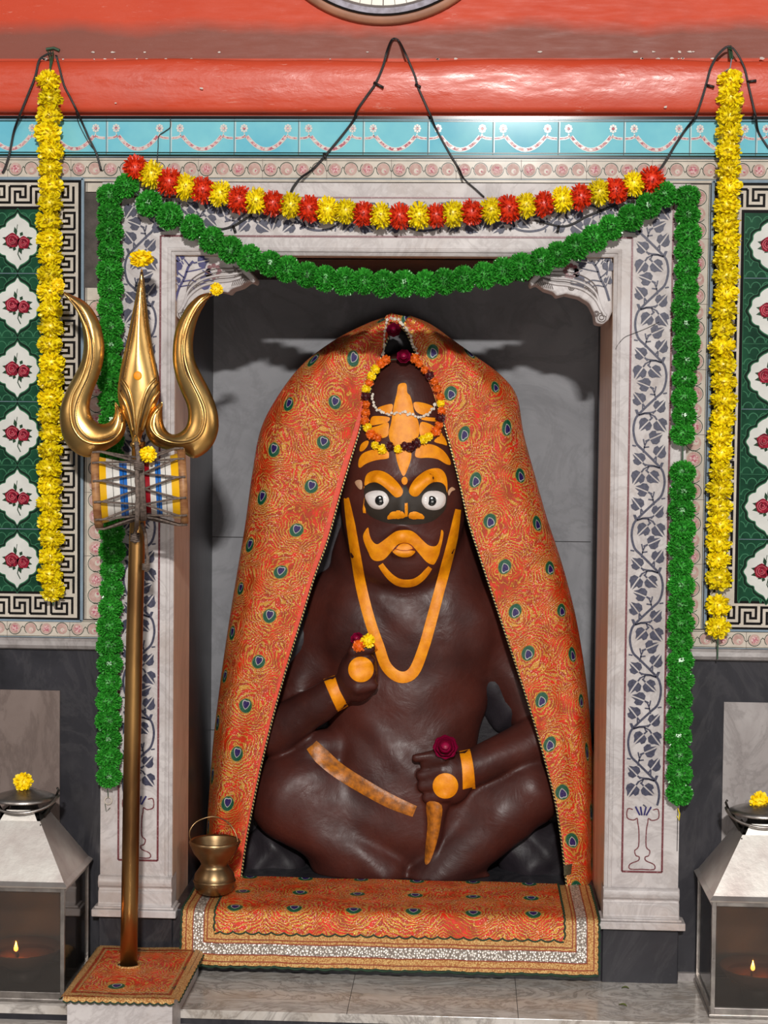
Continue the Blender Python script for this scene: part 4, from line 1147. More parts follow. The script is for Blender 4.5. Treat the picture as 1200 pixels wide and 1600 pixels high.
paint('waist_belt', [ribbon([(487,1164),(503,1182),(530,1205),(570,1230),(610,1252),(648,1268)], [20,26,24,23,22,18])], M_ypaint_d, .0036, 5, smooth=False)
paint('palm_disc', [[(564+20*cos(t), 1046-20*sin(t)) for t in [2*pi*i/12 for i in range(12)]], [(696+20*cos(t), 1228-20*sin(t)) for t in [2*pi*i/12 for i in range(12)]]], M_ypaint, .0036)
paint('wrist_band', [ribbon([(514,1058),(523,1082),(536,1108)], [19,17,19]), ribbon([(726,1172),(731,1200),(733,1233)], [17,18,20])], M_ypaint, .0036, 5, smooth=False)
paint('blade_marking', [[(667,1254),(690,1258),(688,1290),(682,1318),(672,1346),(664,1349),(665,1320),(668,1288)]], M_ypaint_d, .0030, 4)
# eyes: domed white enamel with black pupils
for k, (pts, pc, lab) in enumerate((([(192,470),(230,435),(290,420),(350,422),(400,450),(428,510),(410,560),(370,598),(320,607),(260,590),(215,540)], (338, 517), 'left'), ([(750,520),(765,465),(810,430),(870,422),(930,430),(980,460),(990,510),(975,565),(925,605),(860,614),(800,600),(762,560)], (848, 522), 'right'))):
    e = paint('eye', [Z7(pts)], M_eye, .004, 3, dome=.006)
    mb = MB(); q = Z7([pc])[0]; c, _ = hit(*q); dr = (CAM-c).normalized(); c = c+dr*.0098
    qn = dr.to_track_quat('Z', 'Y'); prof = [(.0122, -.002), (.0122, 0), (.0112, .0012), (.0085, .0019), (.0045, .0023), (.00001, .0025)]
    st_ = len(mb.v); mb.lathe(prof, (0, 0, 0), M_pupil, 24)
    mb.v = [tuple(c+(qn @ Vector(p))) for p in mb.v]
    pu = mb.build('pupil', None, True); pu.parent = e
M_ear = simple('bare_cream_stone', srgb(206,164,130), .5)
paint('ear_ornament', [Z7([(92,335),(120,315),(155,320),(165,360),(160,405),(135,405),(105,370)]), Z7([(1020,410),(1050,385),(1082,410),(1045,430),(1020,470),(1010,440)])], M_ear, .004, 3)

# dark stone slab behind the idol that carries the shawl
OUT = [(322,1388),(324,1300),(330,1200),(338,1100),(348,1020),(360,940),(372,880),(385,800),(398,715),(408,668),(430,625),(462,580),(510,538),(560,508),(603,495),(625,490),(650,497),(700,530),(760,570),(795,598),(809,630),(818,680),(835,745),(852,805),(872,865),(890,925),(903,985),(914,1060),(921,1140),(925,1230),(926,1310),(926,1396)]
stone = [(628+(x-628)*.955, 1392 if y > 1380 else y+14) for x, y in OUT]
mb = MB(); P = [at(x, y, .46) for x, y in stone]
pts = [(p.x, max(p.z, ZS-.004)) for p in P]
mb.prism(pts[::-1], .44, YB-.004, M_rock)
o = mb.build('back_slab'); bevel(o, .03, 4); smooth_by_angle(o, 60); rel(o, idol); tag(o, 'rough purple-black stone slab')
# lumps of dark rock beside the trunk
for (x, y, Y, rx, rz, ry) in ((470, 1020, .44, 70, 90, .05), (800, 1050, .44, 60, 100, .05), (420, 1350, .42, 60, 60, .06), (840, 1345, .42, 58, 62, .06)):
    mb = MB(); c = at(x, y, Y); mb.sphere(c, 1.0, M_rock, 40, 28, (rx*mpp(Y), ry, rz*mpp(Y)))
    mb.v = [(a+.006*sin(b*70+d*41), b+.010*sin(a*62+1)*sin(d*53), d+.006*sin(a*57+b*31)) for a, b, d in mb.v]
    rel(mb.build('side_rock', None, True), idol)

# ------------------------------------------------------------ peacock brocade shawl
IN = [(376,1378),(384,1320),(396,1255),(412,1180),(432,1100),(452,1030),(472,965),(492,900),(512,845),(530,780),(547,722),(560,680),(572,635),(585,590),(600,545),(612,516)]
IR = [(628,508),(640,530),(656,570),(672,610),(690,652),(704,700),(718,755),(732,815),(748,865),(768,925),(788,985),(808,1045),(832,1120),(852,1190),(868,1255),(878,1320),(886,1392)]
OL = [(321,1378),(322,1320),(326,1250),(333,1160),(343,1075),(352,1010),(362,945),(372,885),(383,820),(394,740),(407,672),(432,622),(470,572),(520,533),(572,506),(606,494)]
ORr = [(640,494),(672,508),(706,532),(745,560),(782,588),(806,620),(817,680),(836,750),(853,810),(873,870),(890,930),(903,990),(915,1070),(922,1150),(925,1240),(926,1320),(927,1394)]
EYL = [(365,1180),(382,1107),(400,1034),(420,965),(440,896),(461,827),(483,758),(504,693),(524,628),(549,560)]
EYR = [(676,550),(702,614),(725,680),(745,748),(766,815),(786,883),(805,951),(824,1020),(843,1093),(862,1165),(880,1238),(895,1310)]
shawl = thing('brocade_shawl', 'orange and gold peacock feather brocade shawl draped over the idol', 'shawl', (at(628, 500, .42).x, .42, at(628, 500, .42).z))
cordpts = []
def drape(inn, out, side, eyes):
    K = 10; I_ = [Vector(p) for p in crom(inn, K)]; O_ = [Vector(p) for p in crom(out, K)]; n = len(I_); NU = 26
    mb = MB(); V = []; UV = []; L = 0; prev = None; ins = []
    # arc positions of the first column of feather eyes
    rows = []
    for i in range(n):
        t = i/(n-1); p = I_[i]; q = O_[i]
        # depth of the inner edge: out over the knees and arms, back at the crown
        yb = .235+.045*max(0, min(1, (1390-p.y)/350))+.06*max(0, min(1, (1000-p.y)/480))
        yo = .475
        a = at(p.x, p.y, yb)
        row = []
        for j in range(NU+1):
            u = (j/NU)**1.25
            # rounded section: quick to the silhouette, then turning back
            s_ = sin(min(u/.88, 1)*pi/2)**1.02 if True else u
            c_ = 1-cos(min(u/.88, 1)*pi/2)
            x = p.x+(q.x-p.x)*s_; y = p.y+(q.y-p.y)*s_
            Y = yb+(yo-.06-yb)*c_**1.15
            if u > .88: Y = (yo-.06)+(.07)*(u-.88)/.12
            fold = .0035*sin(t*46+u*5+side)*sin(u*pi)+.003*sin(u*13+t*9)*sin(u*pi)
            fold += .015*math.exp(-((u-.50)/.13)**2)*(1 if t > .0 else 0)+.004*math.exp(-((u-.22)/.06)**2)*sin(t*9+side)
            row.append(at(x, y, Y-fold))
        rows.append((row, a, p))
    Ls = [0]
    for i in range(1, n): Ls.append(Ls[-1]+(rows[i][0][0]-rows[i-1][0][0]).length)
    # align feather rows with the measured first eye column
    offs = []; vs = []
    for ex, ey in eyes:
        best = min(range(n), key=lambda i: min((Vector((ex, ey))-(I_[i]+(O_[i]-I_[i])*f)).length for f in (0, .15, .3, .45)))
        row = rows[best][0]; e = at(ex, ey, row[3].y)
        d = 0; bj = 1; bd = 9
        for j in range(1, NU+1):
            dd = (row[j]-e).length
            if dd < bd: bd = dd; bj = j
        d = sum((row[k]-row[k-1]).length for k in range(1, bj+1))
        offs.append((Ls[best], d)); vs.append(Ls[best])
    k_ = np.polyfit([v for v in vs], list(range(len(vs))) if vs[0] < vs[-1] else list(range(len(vs)))[::-1], 2) if False else None
    vs2 = sorted(zip(vs, range(len(vs))))
    xv = [a_ for a_, _ in vs2]; yi = list(range(len(xv)))
    def vmap(v):      # piecewise linear: eye rows fall on whole multiples of the repeat
        if v <= xv[0]: return (v-xv[0])/.1165
        if v >= xv[-1]: return yi[-1]+(v-xv[-1])/.1165
        return float(np.interp(v, xv, yi))
    so = sorted(offs); ox = [a_ for a_, _ in so]; od = [b_ for _, b_ in so]
    for i in range(n):
        row = rows[i][0]; d = 0; off = float(np.interp(Ls[i], ox, od)); vv = vmap(Ls[i])*.1165
        for j in range(NU+1):
            if j: d += (row[j]-row[j-1]).length
            V.append(row[j]); UV.append((d-off, vv))
    F = []
    for i in range(n-1):
        for j in range(NU):
            a_, b_, c_, d_ = i*(NU+1)+j, i*(NU+1)+j+1, (i+1)*(NU+1)+j+1, (i+1)*(NU+1)+j
            F.append((a_, d_, c_, b_) if side < 0 else (a_, b_, c_, d_))
    hem = [f for k, f in enumerate(F) if side < 0 and k % NU < 2]; rest = [f for k, f in enumerate(F) if not (side < 0 and k % NU < 2)]
    mb.add(V, rest, M_broc, UV); nf = len(mb.f)
    for f in hem: mb.f.append(f); mb.mi.append(mb.m(M_hem)); mb.uv[len(mb.f)-1] = [UV[q] for q in f]
    o = mb.build('left_fall' if side < 0 else 'right_fall', None, True)
    m_ = o.modifiers.new('thick', 'SOLIDIFY'); m_.thickness = .003; m_.offset = -1
    rel(o, shawl)
    cp = [rows[i][0][0]+Vector((0, -.002, 0)) for i in range(n)]
    mb = MB(); mb.tube(cp, .0026, M_cord, 8, uv=True); rel(mb.build('edge_cord', None, True), shawl)
    # narrow plain hem just inside the cord
drape(IN, OL, -1, EYL)
drape(IR[::1], ORr, 1, EYR)
# crossing of the two falls at the crown, with a turned-back tip
mb = MB()
tip = [(600,500),(603,493),(612,489),(622,492),(633,494),(648,500),(642,512),(634,520),(626,512),(617,507),(609,512),(602,510)]
inflated(mb, tip, .375, .006, M_broc, 4)
o = mb.build('crown_fold', None, True); rel(o, shawl)
uvl = o.data.uv_layers.new(name='UVMap')
for p in o.data.polygons:
    for li in p.loop_indices:
        v = o.data.vertices[o.data.loops[li].vertex_index].co; uvl.data[li].uv = (v.x-at(638, 500, .375).x, v.z-at(638, 500, .375).z)
# belt of silver ribbon at the foot of the right fall
mb = MB()
def tri_band(P0, P1, w, Y0, Y1, mat, n=14):
    V = []
    for i in range(n+1):
        t = i/n; x = P0[0]+(P1[0]-P0[0])*t; y = P0[1]+(P1[1]-P0[1])*t+4*sin(t*pi)
        Y = Y0+(Y1-Y0)*(1-cos(t*pi/2)); V += [at(x, y-w/2, Y), at(x, y+w/2, Y)]
    mb.add(V, [(2*i, 2*i+1, 2*i+3, 2*i+2) for i in range(n)], mat)
tri_band((881,1360), (927,1341), 16, .224, .40, simple('olive_grey_ribbon', srgb(92,88,66), .5, .3, scale=200, bump=.4, bscale=200))
o = mb.build('tie_ribbon', None, True); rel(o, shawl)

# ------------------------------------------------------------ altar cloth
ZC = ZS+.003
cl = thing('altar_cloth', 'orange brocade altar cloth with silver and gold borders spread below the idol', 'cloth', (at(610, 1430, -.04).x, .1, ZS))
cw0, cw1 = at(287, 1440, -.045).x, at(934, 1450, -.045).x
Yk, Yf_ = .240, -.062
zdrop = at(600, 1514, -.075).z
prof = []      # (Y, z, s)
pts = [(Yk, ZC), (-.030, ZC), (-.050, ZC-.002), (-.060, ZC-.010), (-.066, ZC-.024), (-.070, ZC-.05), (-.074, zdrop+.03), (-.078, zdrop)]
cur = crom(pts[1:], 6); line = [Vector((Yk+(pts[1][0]-Yk)*i/14, ZC)) for i in range(14)]+cur
S_ = [0]
for a, b in zip(line, line[1:]): S_.append(S_[-1]+(b-a).length)
Stot = S_[-1]
def cpos(x, s, lift=0.0):
    s = min(max(s, 0), Stot+.01)
    Yv = float(np.interp(s, S_, [p.x for p in line])); zv = float(np.interp(s, S_, [p.y for p in line]))
    t = min(max((s-.27)/.12, 0), 1)
    wav = (.0025*sin(x*31)+.0015*sin(x*77+1))*t
    dn = t
    return Vector((x, Yv-lift*dn-wav, zv+lift*(1-dn)+.0008*sin(x*23+s*40)*(1-t)))
def patch(x0, x1, s0, s1, mat, lift, uvf=None, nx=60, ns=14, mb=None, sag=None):
    V = []; UV = []
    for i in range(nx+1):
        x = x0+(x1-x0)*i/nx
        for j in range(ns+1):
            s = s0+(s1-s0)*j/ns+(sag(x)*(j/ns) if sag else 0); V.append(cpos(x, s, lift)); UV.append(uvf(x, s) if uvf else (x, s))
    mb.add(V, [(i*(ns+1)+j, i*(ns+1)+j+1, (i+1)*(ns+1)+j+1, (i+1)*(ns+1)+j) for i in range(nx) for j in range(ns)], mat, UV)
def scal(x): return .0035*abs(sin(x*pi/.034))
mb = MB(); patch(cw0, cw1, 0, Stot, M_ygold, .001, None, 90, 60, mb, lambda x: .004*abs(sin(x*pi/.034)))
o = mb.build('gold_border', cl and None, True); rel(o, cl)
mb = MB()
b1, b2 = .026, .052
patch(cw0+b1, cw1-b1, Stot-b2, Stot-b1, M_silver, .0022, None, 80, 4, mb)
patch(cw0+b1, cw0+b2, 0, Stot-b1, M_silver, .0022, None, 5, 60, mb); patch(cw1-b2, cw1-b1, 0, Stot-b1, M_silver, .0022, None, 5, 60, mb)
rel(mb.build('silver_border', None, True), cl)
# thin dark lines beside the bands
mb = MB()
M_rline = simple('rust_red_line', srgb(150,52,24), .6)
for q in (b1, b2, .010, .060):
    patch(cw0+q-.0012, cw1-q+.0012, Stot-q-.0012, Stot-q+.0012, M_rline, .0030, None, 80, 1, mb)
    for xx in (cw0+q, cw1-q): patch(xx-.0012, xx+.0012, 0, Stot-q, M_rline, .0030, None, 1, 60, mb)
rel(mb.build('red_piping', None, True), cl)
# upper brocade panel with its own scalloped edge
ux0, ux1 = at(337, 1430, -.06).x, at(881, 1440, -.06).x
e0 = atz(365, 1423, ZC-.006); ex = [at(x, 1424, -.062).x for x in (365, 457, 556, 648, 742, 834)]
pitch = (ex[-1]-ex[0])/5
sE = None
for s in np.linspace(.2, Stot, 200):
    p = cpos(ex[2], s)
    if p.z < at(556, 1424, p.y).z: sE = s; break
sE = sE or .3
uvf = lambda x, s: ((x-ex[0])/pitch*.1415, (sE-s))
sU = None
for s in np.linspace(.2, Stot, 300):
    p = cpos(-.2, s)
    if p.z < at(600, 1461, p.y).z: sU = s; break
sU = sU or Stot-.06
mb = MB(); patch(ux0, ux1, 0, sU, M_broc2, .0042, uvf, 160, 60, mb, lambda x: .006*abs(sin(x*pi/.030))**.7)
rel(mb.build('brocade_panel', None, True), cl)
mb = MB()
for k, (x0_, x1_, sl) in enumerate(((cw0, cw1, Stot),)):
    n_ = 400; V = []
    for i in range(n_+1):
        x = x0_+(x1_-x0_)*i/n_; V.append(cpos(x, sl)+Vector((0, -.001, -.0035*abs(sin(x*pi/.034))-.001)))
    mb.tube(V, .0030, M_scallop, 6)
n_ = 400
mb.tube([cpos(ux0+(ux1-ux0)*i/n_, sU+.006*abs(sin((ux0+(ux1-ux0)*i/n_)*pi/.030))**.7, .0045) for i in range(n_+1)], .0019, M_scallop, 6)
for xx, sg, am, ll, e_ in ((cw0, -1, .0035, Stot, .001), (cw1, 1, .0035, Stot, .001), (ux0, -1, .003, sU, .0045), (ux1, 1, .003, sU, .0045)):
    mb.tube([cpos(xx, ll*i/160, e_)+Vector((sg*am*abs(sin(ll*i/160*pi/.017)), 0, 0)) for i in range(161)], .0022, M_scallop, 6)
rel(mb.build('scalloped_edge', None, True), cl)

# ------------------------------------------------------------ flowers laid on the idol
def on_body(px, py, lift=.010):
    q, nrm = hit(px, py); return q+(CAM-q).normalized()*lift
rg = [(603,562,'o'),(595,568,'o'),(587,577,'y'),(580,588,'y'),(577,598,'o'),(572,608,'y'),(571,619,'m'),(572,632,'o'),(571,645,'o'),(570,658,'o'),(574,668,'y'),(580,679,'o'),(590,684,'o'),(586,696,'y'),(597,702,'y'),(609,697,'m'),(622,702,'y'),(632,697,'m'),(641,699,'m'),(651,692,'m'),(661,687,'y'),(670,682,'y'),(681,674,'o'),(686,664,'o'),(688,653,'m'),(690,642,'o'),(689,630,'y'),(688,620,'o'),(683,607,'o'),(679,596,'o'),(671,586,'m'),(664,578,'o'),(655,568,'o'),(648,560,'o')]
P = []
for x, y, c in rg:
    q = on_body(x, y, .010); 
    q = at(x, y, min(q.y, .308 if y < 640 else .30))
    P.append(q)
for i in range(len(P)):
    ys = [P[(i+k) % len(P)].y for k in (-2, -1, 0, 1, 2)]; P[i] = at(rg[i][0], rg[i][1], min(P[i].y, sorted(ys)[2]))
g = thing('head_garland', 'ring garland of orange, yellow and maroon marigolds around the idol\'s crown', 'garland', P[0])
for (x, y, c), p in zip(rg, P):
    me = {'o': FMo, 'y': FMy, 'm': FMm}[c]
    place(me, 'flower', p-P[0], (CAM-p).normalized()+Vector((random.uniform(-.4, .4), 0, random.uniform(-.4, .4))), random.uniform(.0105, .0135), g)
mb = MB(); mb.tube([p-P[0]+Vector((0, .006, 0)) for p in P], .0014, M_string, 5, closed=True); mb.build('string', g)
def jas(name, label, path, Yf=None, step=4.2, s=.0040):
    pts = ylist(path, step); P = []
    for x, y in pts:
        q = on_body(x, y, .006)
        if Yf is not None: q = at(x, y, Yf(x, y) if callable(Yf) else Yf)
        P.append(q)
    g = thing(name, label, 'garland', P[0]); me = None
    mb = MB()
    for q in range(5):
        a = q*2*pi/5; mb.sphere((.55*cos(a), .55*sin(a), .2), .55, M_jas, 6, 5, (1, 1, .6))
    mb.sphere((0, 0, 0), .6, M_jas, 6, 5); me = mb.mesh('jasmine_bud')
    for p in P:
        place(me, 'bud', p-P[0]+Vector((random.uniform(-.0015, .0015), 0, random.uniform(-.003, .003))), Vector((random.uniform(-1, 1), -1.2, random.uniform(-1, 1))), s*random.uniform(.8, 1.2), g)
    mb = MB(); mb.tube([p-P[0]+Vector((0, .002, 0)) for p in P], .0009, M_jas, 4); mb.build('thread', g)
jas('jasmine_string', 'string of white jasmine buds looped under the idol\'s crown', [(582,616),(583,628),(590,640),(603,647),(617,646),(632,645),(645,649),(657,651),(668,647),(676,640),(681,632)])
jas('jasmine_string', 'string of white jasmine buds trailing from the shawl tip down its right edge', [(612,496),(622,500),(632,510),(640,522),(644,535),(650,548),(655,560)], lambda x, y: .335-.0002*(y-496), 5.5)
jas('jasmine_string', 'faded jasmine string along the left shawl edge beneath the upper rose', [(605,498),(602,515),(600,530),(600,545),(598,556)], lambda x, y: .328, 6.5)
def loose(me, name, label, cat, px, py, Y, s, dirv=(0, -1, .3), group=None):
    o = place(me, name, at(px, py, Y) if Y is not None else on_body(px, py, s*.6), dirv, s); return tag(o, label, cat, group)
loose(FR, 'rose', 'dark magenta rose tucked at the shawl tip above the crown', 'flower', 615, 516, .318, .0165)
loose(FR, 'rose', 'magenta rose resting just above the idol\'s crown inside the marigold ring', 'flower', 631, 557, .300, .0165)
loose(FR, 'rose', 'bright magenta rose on the lower fist', 'flower', 696, 1168, .255, .028, (0, -1, .5))
loose(FR, 'rose', 'small magenta rose behind the orange flower on the raised fist', 'flower', 558, 998, .262, .015, (-.3, -1, .6))
loose(FMo, 'marigold', 'small orange marigold on the raised fist', 'flower', 561, 1009, .250, .0165)
loose(FMy, 'marigold', 'lemon yellow marigold on the raised fist beside the painted necklace', 'flower', 575, 1001, .252, .0185)
# ------------------------------------------------------------ trident on its covered marble block
bt = .060; ZP = -.034
c = [atz(100, 1563, bt), atz(283, 1557, bt), atz(303, 1487, bt), atz(152, 1484, bt)]
bx_ = (c[0].x+c[3].x)/2, (c[1].x+c[2].x)/2
by_ = (c[0].y+c[1].y)/2, -.062
ped = thing('marble_block', 'low marble block that carries the trident, covered with a brocade cloth', 'block', ((bx_[0]+bx_[1])/2, (by_[0]+by_[1])/2, ZP))
mb = MB()
mb.box((bx_[0]+.004, by_[0]+.006, ZP), (bx_[1]-.004, YE-.003, bt-.003), M_marble)
mb.box((bx_[0]+.004, YE-.003, .0005), (bx_[1]-.004, by_[1], bt-.003), M_marble)
o = mb.build('block_body'); rel(o, ped)
sx0, sy0 = -.0, 0
shx, shy = atz(201, 1510, bt).x, atz(201, 1510, bt).y
clo = thing('block_cloth', 'square orange brocade cloth with gold edging and a hole for the shaft', 'cloth', ((bx_[0]+bx_[1])/2, (by_[0]+by_[1])/2, bt))
mb = MB(); N = 44; W_, D_ = bx_[1]-bx_[0]+.004, by_[1]-by_[0]
def cp2(u, v, lift=0.0):
    ex_ = max(0, abs(u-.5)-.5); x = bx_[0]-.002+W_*u; y = by_[0]+D_*v
    return Vector((x, y, bt+.0012+lift+.0012*sin(u*9+v*7)))
EC = atz(182, 1541, bt)
V = []; UV = []; F = []
for i in range(N+1):
    for j in range(N+1):
        V.append(cp2(i/N, j/N)); UV.append((cp2(i/N, j/N).x-EC.x, cp2(i/N, j/N).y-EC.y))
for i in range(N):
    for j in range(N):
        p = cp2((i+.5)/N, (j+.5)/N)
        if (Vector((p.x-shx, p.y-shy))).length < .024: continue
        F.append((i*(N+1)+j, (i+1)*(N+1)+j, (i+1)*(N+1)+j+1, i*(N+1)+j+1))
mb.add(V, F, M_broc2, UV)
# front and right drape
def drp(P0, P1, out, w, mat, n=70):
    V = []
    for i in range(n+1):
        p = P0+(P1-P0)*(i/n); V += [p, p+out*.006+Vector((0, 0, -w*.3)), p+out*.009+Vector((0, 0, -w-.004*abs(sin(i*pi/5))))]
    mb.add(V, [(3*i+k, 3*i+3+k, 3*i+4+k, 3*i+1+k) for i in range(n) for k in (0, 1)], mat)
    mb.tube([V[3*i+2] for i in range(n+1)], .0018, M_scallop, 5)
drp(cp2(0, 0), cp2(1, 0), Vector((0, -1, 0)), .007, M_ygold); drp(cp2(1, 0), cp2(1, 1), Vector((1, 0, 0)), .006, M_ygold); drp(cp2(0, 1), cp2(0, 0), Vector((-1, 0, 0)), .006, M_ygold)
rel(mb.build('cloth_body', None, True), clo)
mb = MB()
for q0, q1, m_ in ((.0, .045, M_ygold), (.055, .066, M_rline), (.078, .098, M_ygold)):
    for (a0, a1, b0, b1) in ((0+q0, 1-q0, q0, q1), (q0, 1-q0, 1-q1, 1-q0), (q0, q1, q0, 1-q0), (1-q1, 1-q0, q0, 1-q0)):
        V = []; n = 24
        for i in range(n+1):
            for j in (0, 1):
                if a1-a0 > b1-b0: V.append(cp2(a0+(a1-a0)*i/n, (b0, b1)[j], .0018))
                else: V.append(cp2((a0, a1)[j], b0+(b1-b0)*i/n, .0018))
        mb.add(V, [(2*i, 2*i+1, 2*i+3, 2*i+2) for i in range(n)], m_)
mb.tube([Vector((shx+.027*cos(t), shy+.027*sin(t), bt+.0045)) for t in [2*pi*i/24 for i in range(24)]], .0028, M_ygold, 6, closed=True)
rel(mb.build('edging', None, True), clo)

TY = shy
tri = thing('trident', 'large polished brass trident standing on a cloth covered block', 'trident', (shx, shy, bt))
mb = MB()
sp = [(201.5, 1512), (203, 1400), (206, 1200), (210, 1000), (214, 850), (216, 790), (217, 690)]
P = [at(x, y, TY) for x, y in sp]; P[0] = Vector((shx, shy, bt+.001))
mb.tube(P, [13.6*.00143, 13.6*.00143, 13.4*.00143, 13.2*.00143, 12.6*.00143, 12.0*.00143, 11*.00143], M_shaft, 28)
rel(mb.build('shaft', None, True), tri)
T3 = lambda pts: [(80+x/3.3333, 380+y/3.3333) for x, y in pts]
s8 = lambda pts, k=4: [tuple(p) for p in crom(pts, k, True)]
mb = MB()
blade = [(471,130),(484,190),(494,280),(508,400),(522,500),(542,610),(562,700),(566,780),(548,840),(515,900),(488,960),(470,1010),(458,1060),(425,1060),(418,1010),(404,960),(380,900),(355,840),(346,780),(352,710),(370,610),(395,500),(415,400),(440,280),(458,190)]
inflated(mb, T3(s8(blade, 3)), TY, .026, M_brass, 4, .62)
rel(mb.build('centre_blade', None, True), tri)
L_ = [(64,254),(112,272),(170,300),(215,345),(250,410),(270,480),(277,555),(265,640),(238,720),(212,790),(200,850),(212,905),(240,935),(285,940),(318,915),(332,875),(332,828),(352,850),(378,890),(388,940),(382,990),(352,1035),(300,1070),(250,1095),(200,1115),(150,1105),(105,1075),(70,1030),(50,970),(44,900),(52,840),(80,765),(120,690),(155,620),(168,550),(168,480),(152,400),(120,330),(88,290)]
R_ = [(836,262),(800,262),(760,278),(710,325),(672,390),(645,460),(634,540),(634,620),(650,700),(680,780),(706,840),(714,895),(705,950),(672,985),(630,995),(598,972),(582,930),(578,880),(578,828),(545,850),(508,895),(490,950),(500,1005),(535,1050),(600,1075),(670,1085),(740,1120),(800,1095),(845,1045),(870,975),(870,905),(855,840),(825,765),(785,690),(750,615),(738,540),(745,460),(768,380),(805,310)]
for pts in (L_, R_):
    mb = MB(); inflated(mb, T3(s8(pts, 3)), TY, .021, M_brass, 4, .6)
    rel(mb.build('side_prong', None, True), tri)
# chased lines and bead rows
def yfront(x, y): return TY
tbvh = None
def front_bvh():
    V = []; F = []
    for ob in tri.children:
        o0 = len(V); V += [tuple(v.co) for v in ob.data.vertices]; F += [tuple(o0+i for i in p.vertices) for p in ob.data.polygons]
    return BVHTree.FromPolygons(V, F)
tb = front_bvh()
def onb(x, y, lift):
    d = ray(x, y).normalized(); h = tb.ray_cast(CAM, d)
    return (h[0]-d*lift) if h[0] is not None else at(x, y, TY-lift)
def chase(paths, bead, name):
    mb = MB()
    for p, kind in paths:
        q = T3([tuple(v) for v in crom(p, 6)])
        if kind == 'g': mb.tube([onb(x, y, .0008) for x, y in q], .0015, M_groove_b, 5)
        elif kind == 'r': mb.tube([onb(x, y, .0008) for x, y in q], .0034, M_brass, 6)
        else:
            for x, y in ylist(q, 2.3): mb.sphere(onb(x, y, .0010), .0014, M_brass, 6, 4)
    rel(mb.build(name, None, True), tri)
chase([([(66,258),(120,320),(165,400),(190,480),(195,560),(180,640),(150,720),(110,800),(100,880),(115,960),(160,1020),(230,1045),(310,1030),(360,980),(372,930)], 'r'),
       ([(90,280),(150,340),(195,430),(220,520),(222,600),(200,690),(165,770),(135,850),(135,920),(160,975),(210,1015),(280,1015),(340,985),(362,940),(352,880),(335,840)], 'b'),
       ([(84,276),(142,340),(188,430),(212,520),(214,600),(192,690),(156,770),(126,850),(126,925),(152,982),(205,1022),(280,1024),(345,995),(370,945),(362,885)], 'g')], True, 'chased_line')
chase([([(830,266),(770,320),(725,400),(700,480),(692,560),(705,640),(735,720),(775,800),(800,870),(800,940),(775,1000),(720,1035),(640,1040),(560,1010),(520,960),(530,900),(560,860)], 'r'),
       ([(810,285),(745,355),(702,440),(680,520),(680,600),(695,670),(730,740),(762,810),(785,880),(782,945),(755,995),(700,1020)], 'b'),
       ([(815,292),(752,362),(710,446),(688,520),(688,600),(703,670),(738,740),(772,810),(794,880),(792,950),(762,1004),(700,1032),(620,1025),(560,985),(540,935)], 'g')], True, 'chased_line')
chase([([(470,150),(455,240),(432,380),(408,500),(388,600),(368,700),(362,770)], 'g'), ([(472,150),(490,280),(508,420),(525,540),(548,660),(556,720)], 'g'),
       ([(468,200),(448,330),(425,450),(402,580),(380,700)], 'b'), ([(474,200),(484,320),(496,450),(512,570),(530,700)], 'b'),
       ([(370,710),(400,760),(425,850),(436,950),(442,1010)], 'r'), ([(360,730),(392,790),(415,870),(430,960)], 'g'), ([(355,770),(385,830),(408,900),(425,980)], 'r'),
       ([(545,705),(500,760),(470,850),(452,950),(446,1010)], 'r'), ([(556,730),(515,785),(485,870),(462,960)], 'g'), ([(562,770),(525,830),(500,900),(475,980)], 'r')], True, 'chased_line')
mb = MB()
for r_, h in ((.012, 0), (.009, .008)): pass
c_ = at(213, 690, TY-.024)
mb.lathe([(.0001, -.012), (.013, -.011), (.0145, -.005), (.009, .001), (.0085, .006), (.004, .012), (.0001, .018)], c_, M_brass, 20)
rel(mb.build('finial', None, True), tri)
c_ = onb(215, 587, .001)
mb = MB(); mb.sphere(c_, .0098, M_ypaint, 14, 8, (1, .25, 1)); o = mb.build('tilak_dot', None, True); rel(o, tri); tag(o, 'saffron yellow dot')
# marigolds on the trident and drum
def mari(px, py, Y, r, label, dirv=(0, -.7, .7), sc=(1, 1, 1), me=FM):
    o = place(me, 'marigold', at(px, py, Y), dirv, tuple(r*s_ for s_ in sc)); tag(o, label, 'flower'); return o
o = mari(221, 404, TY-.004, .0275, 'wide yellow marigold spiked on the middle point of the trident', (0, -.25, 1), (1, 1, .9))
mari(338, 452, TY-.008, .0150, 'small yellow marigold on the right point of the trident', (.3, -1, .4))
mari(90, 446, TY-.008, .0175, 'yellow marigold on the left point of the trident', (-.4, -1, .3))

# hourglass drum tied to the shaft
DY = TY-.098
p0, p1 = at(148, 766, DY), at(290, 760, DY); mid = (p0+p1)/2; hl = (p1-p0).length/2
dr = thing('hourglass_drum', 'small striped hourglass drum laced with grey rope and tied to the trident shaft', 'drum', mid)
dr.rotation_euler = (0, -atan2(p1.z-p0.z, p1.x-p0.x), radians(10.5))
R0 = 60*mpp(DY); Rw = 38*mpp(DY)
prof = []; mats = []
def rad(t): return Rw+(R0-.006-Rw)*abs(t)**1.1
stops = [(-.86, M_dy), (-.70, M_dy), (-.52, M_dw), (-.40, M_dw), (-.22, M_db), (-.10, M_dw), (.04, M_dw), (.09, M_dr), (.27, M_dr), (.34, M_dw), (.46, M_dw), (.58, M_db), (.70, M_dw), (.86, M_dy)]
stops = [(-.86, None), (-.70, M_dy), (-.42, M_dw), (-.26, M_db), (-.08, M_dw), (.02, M_dw), (.22, M_dr), (.34, M_dw), (.46, M_db), (.68, M_dw), (.86, M_dy)]
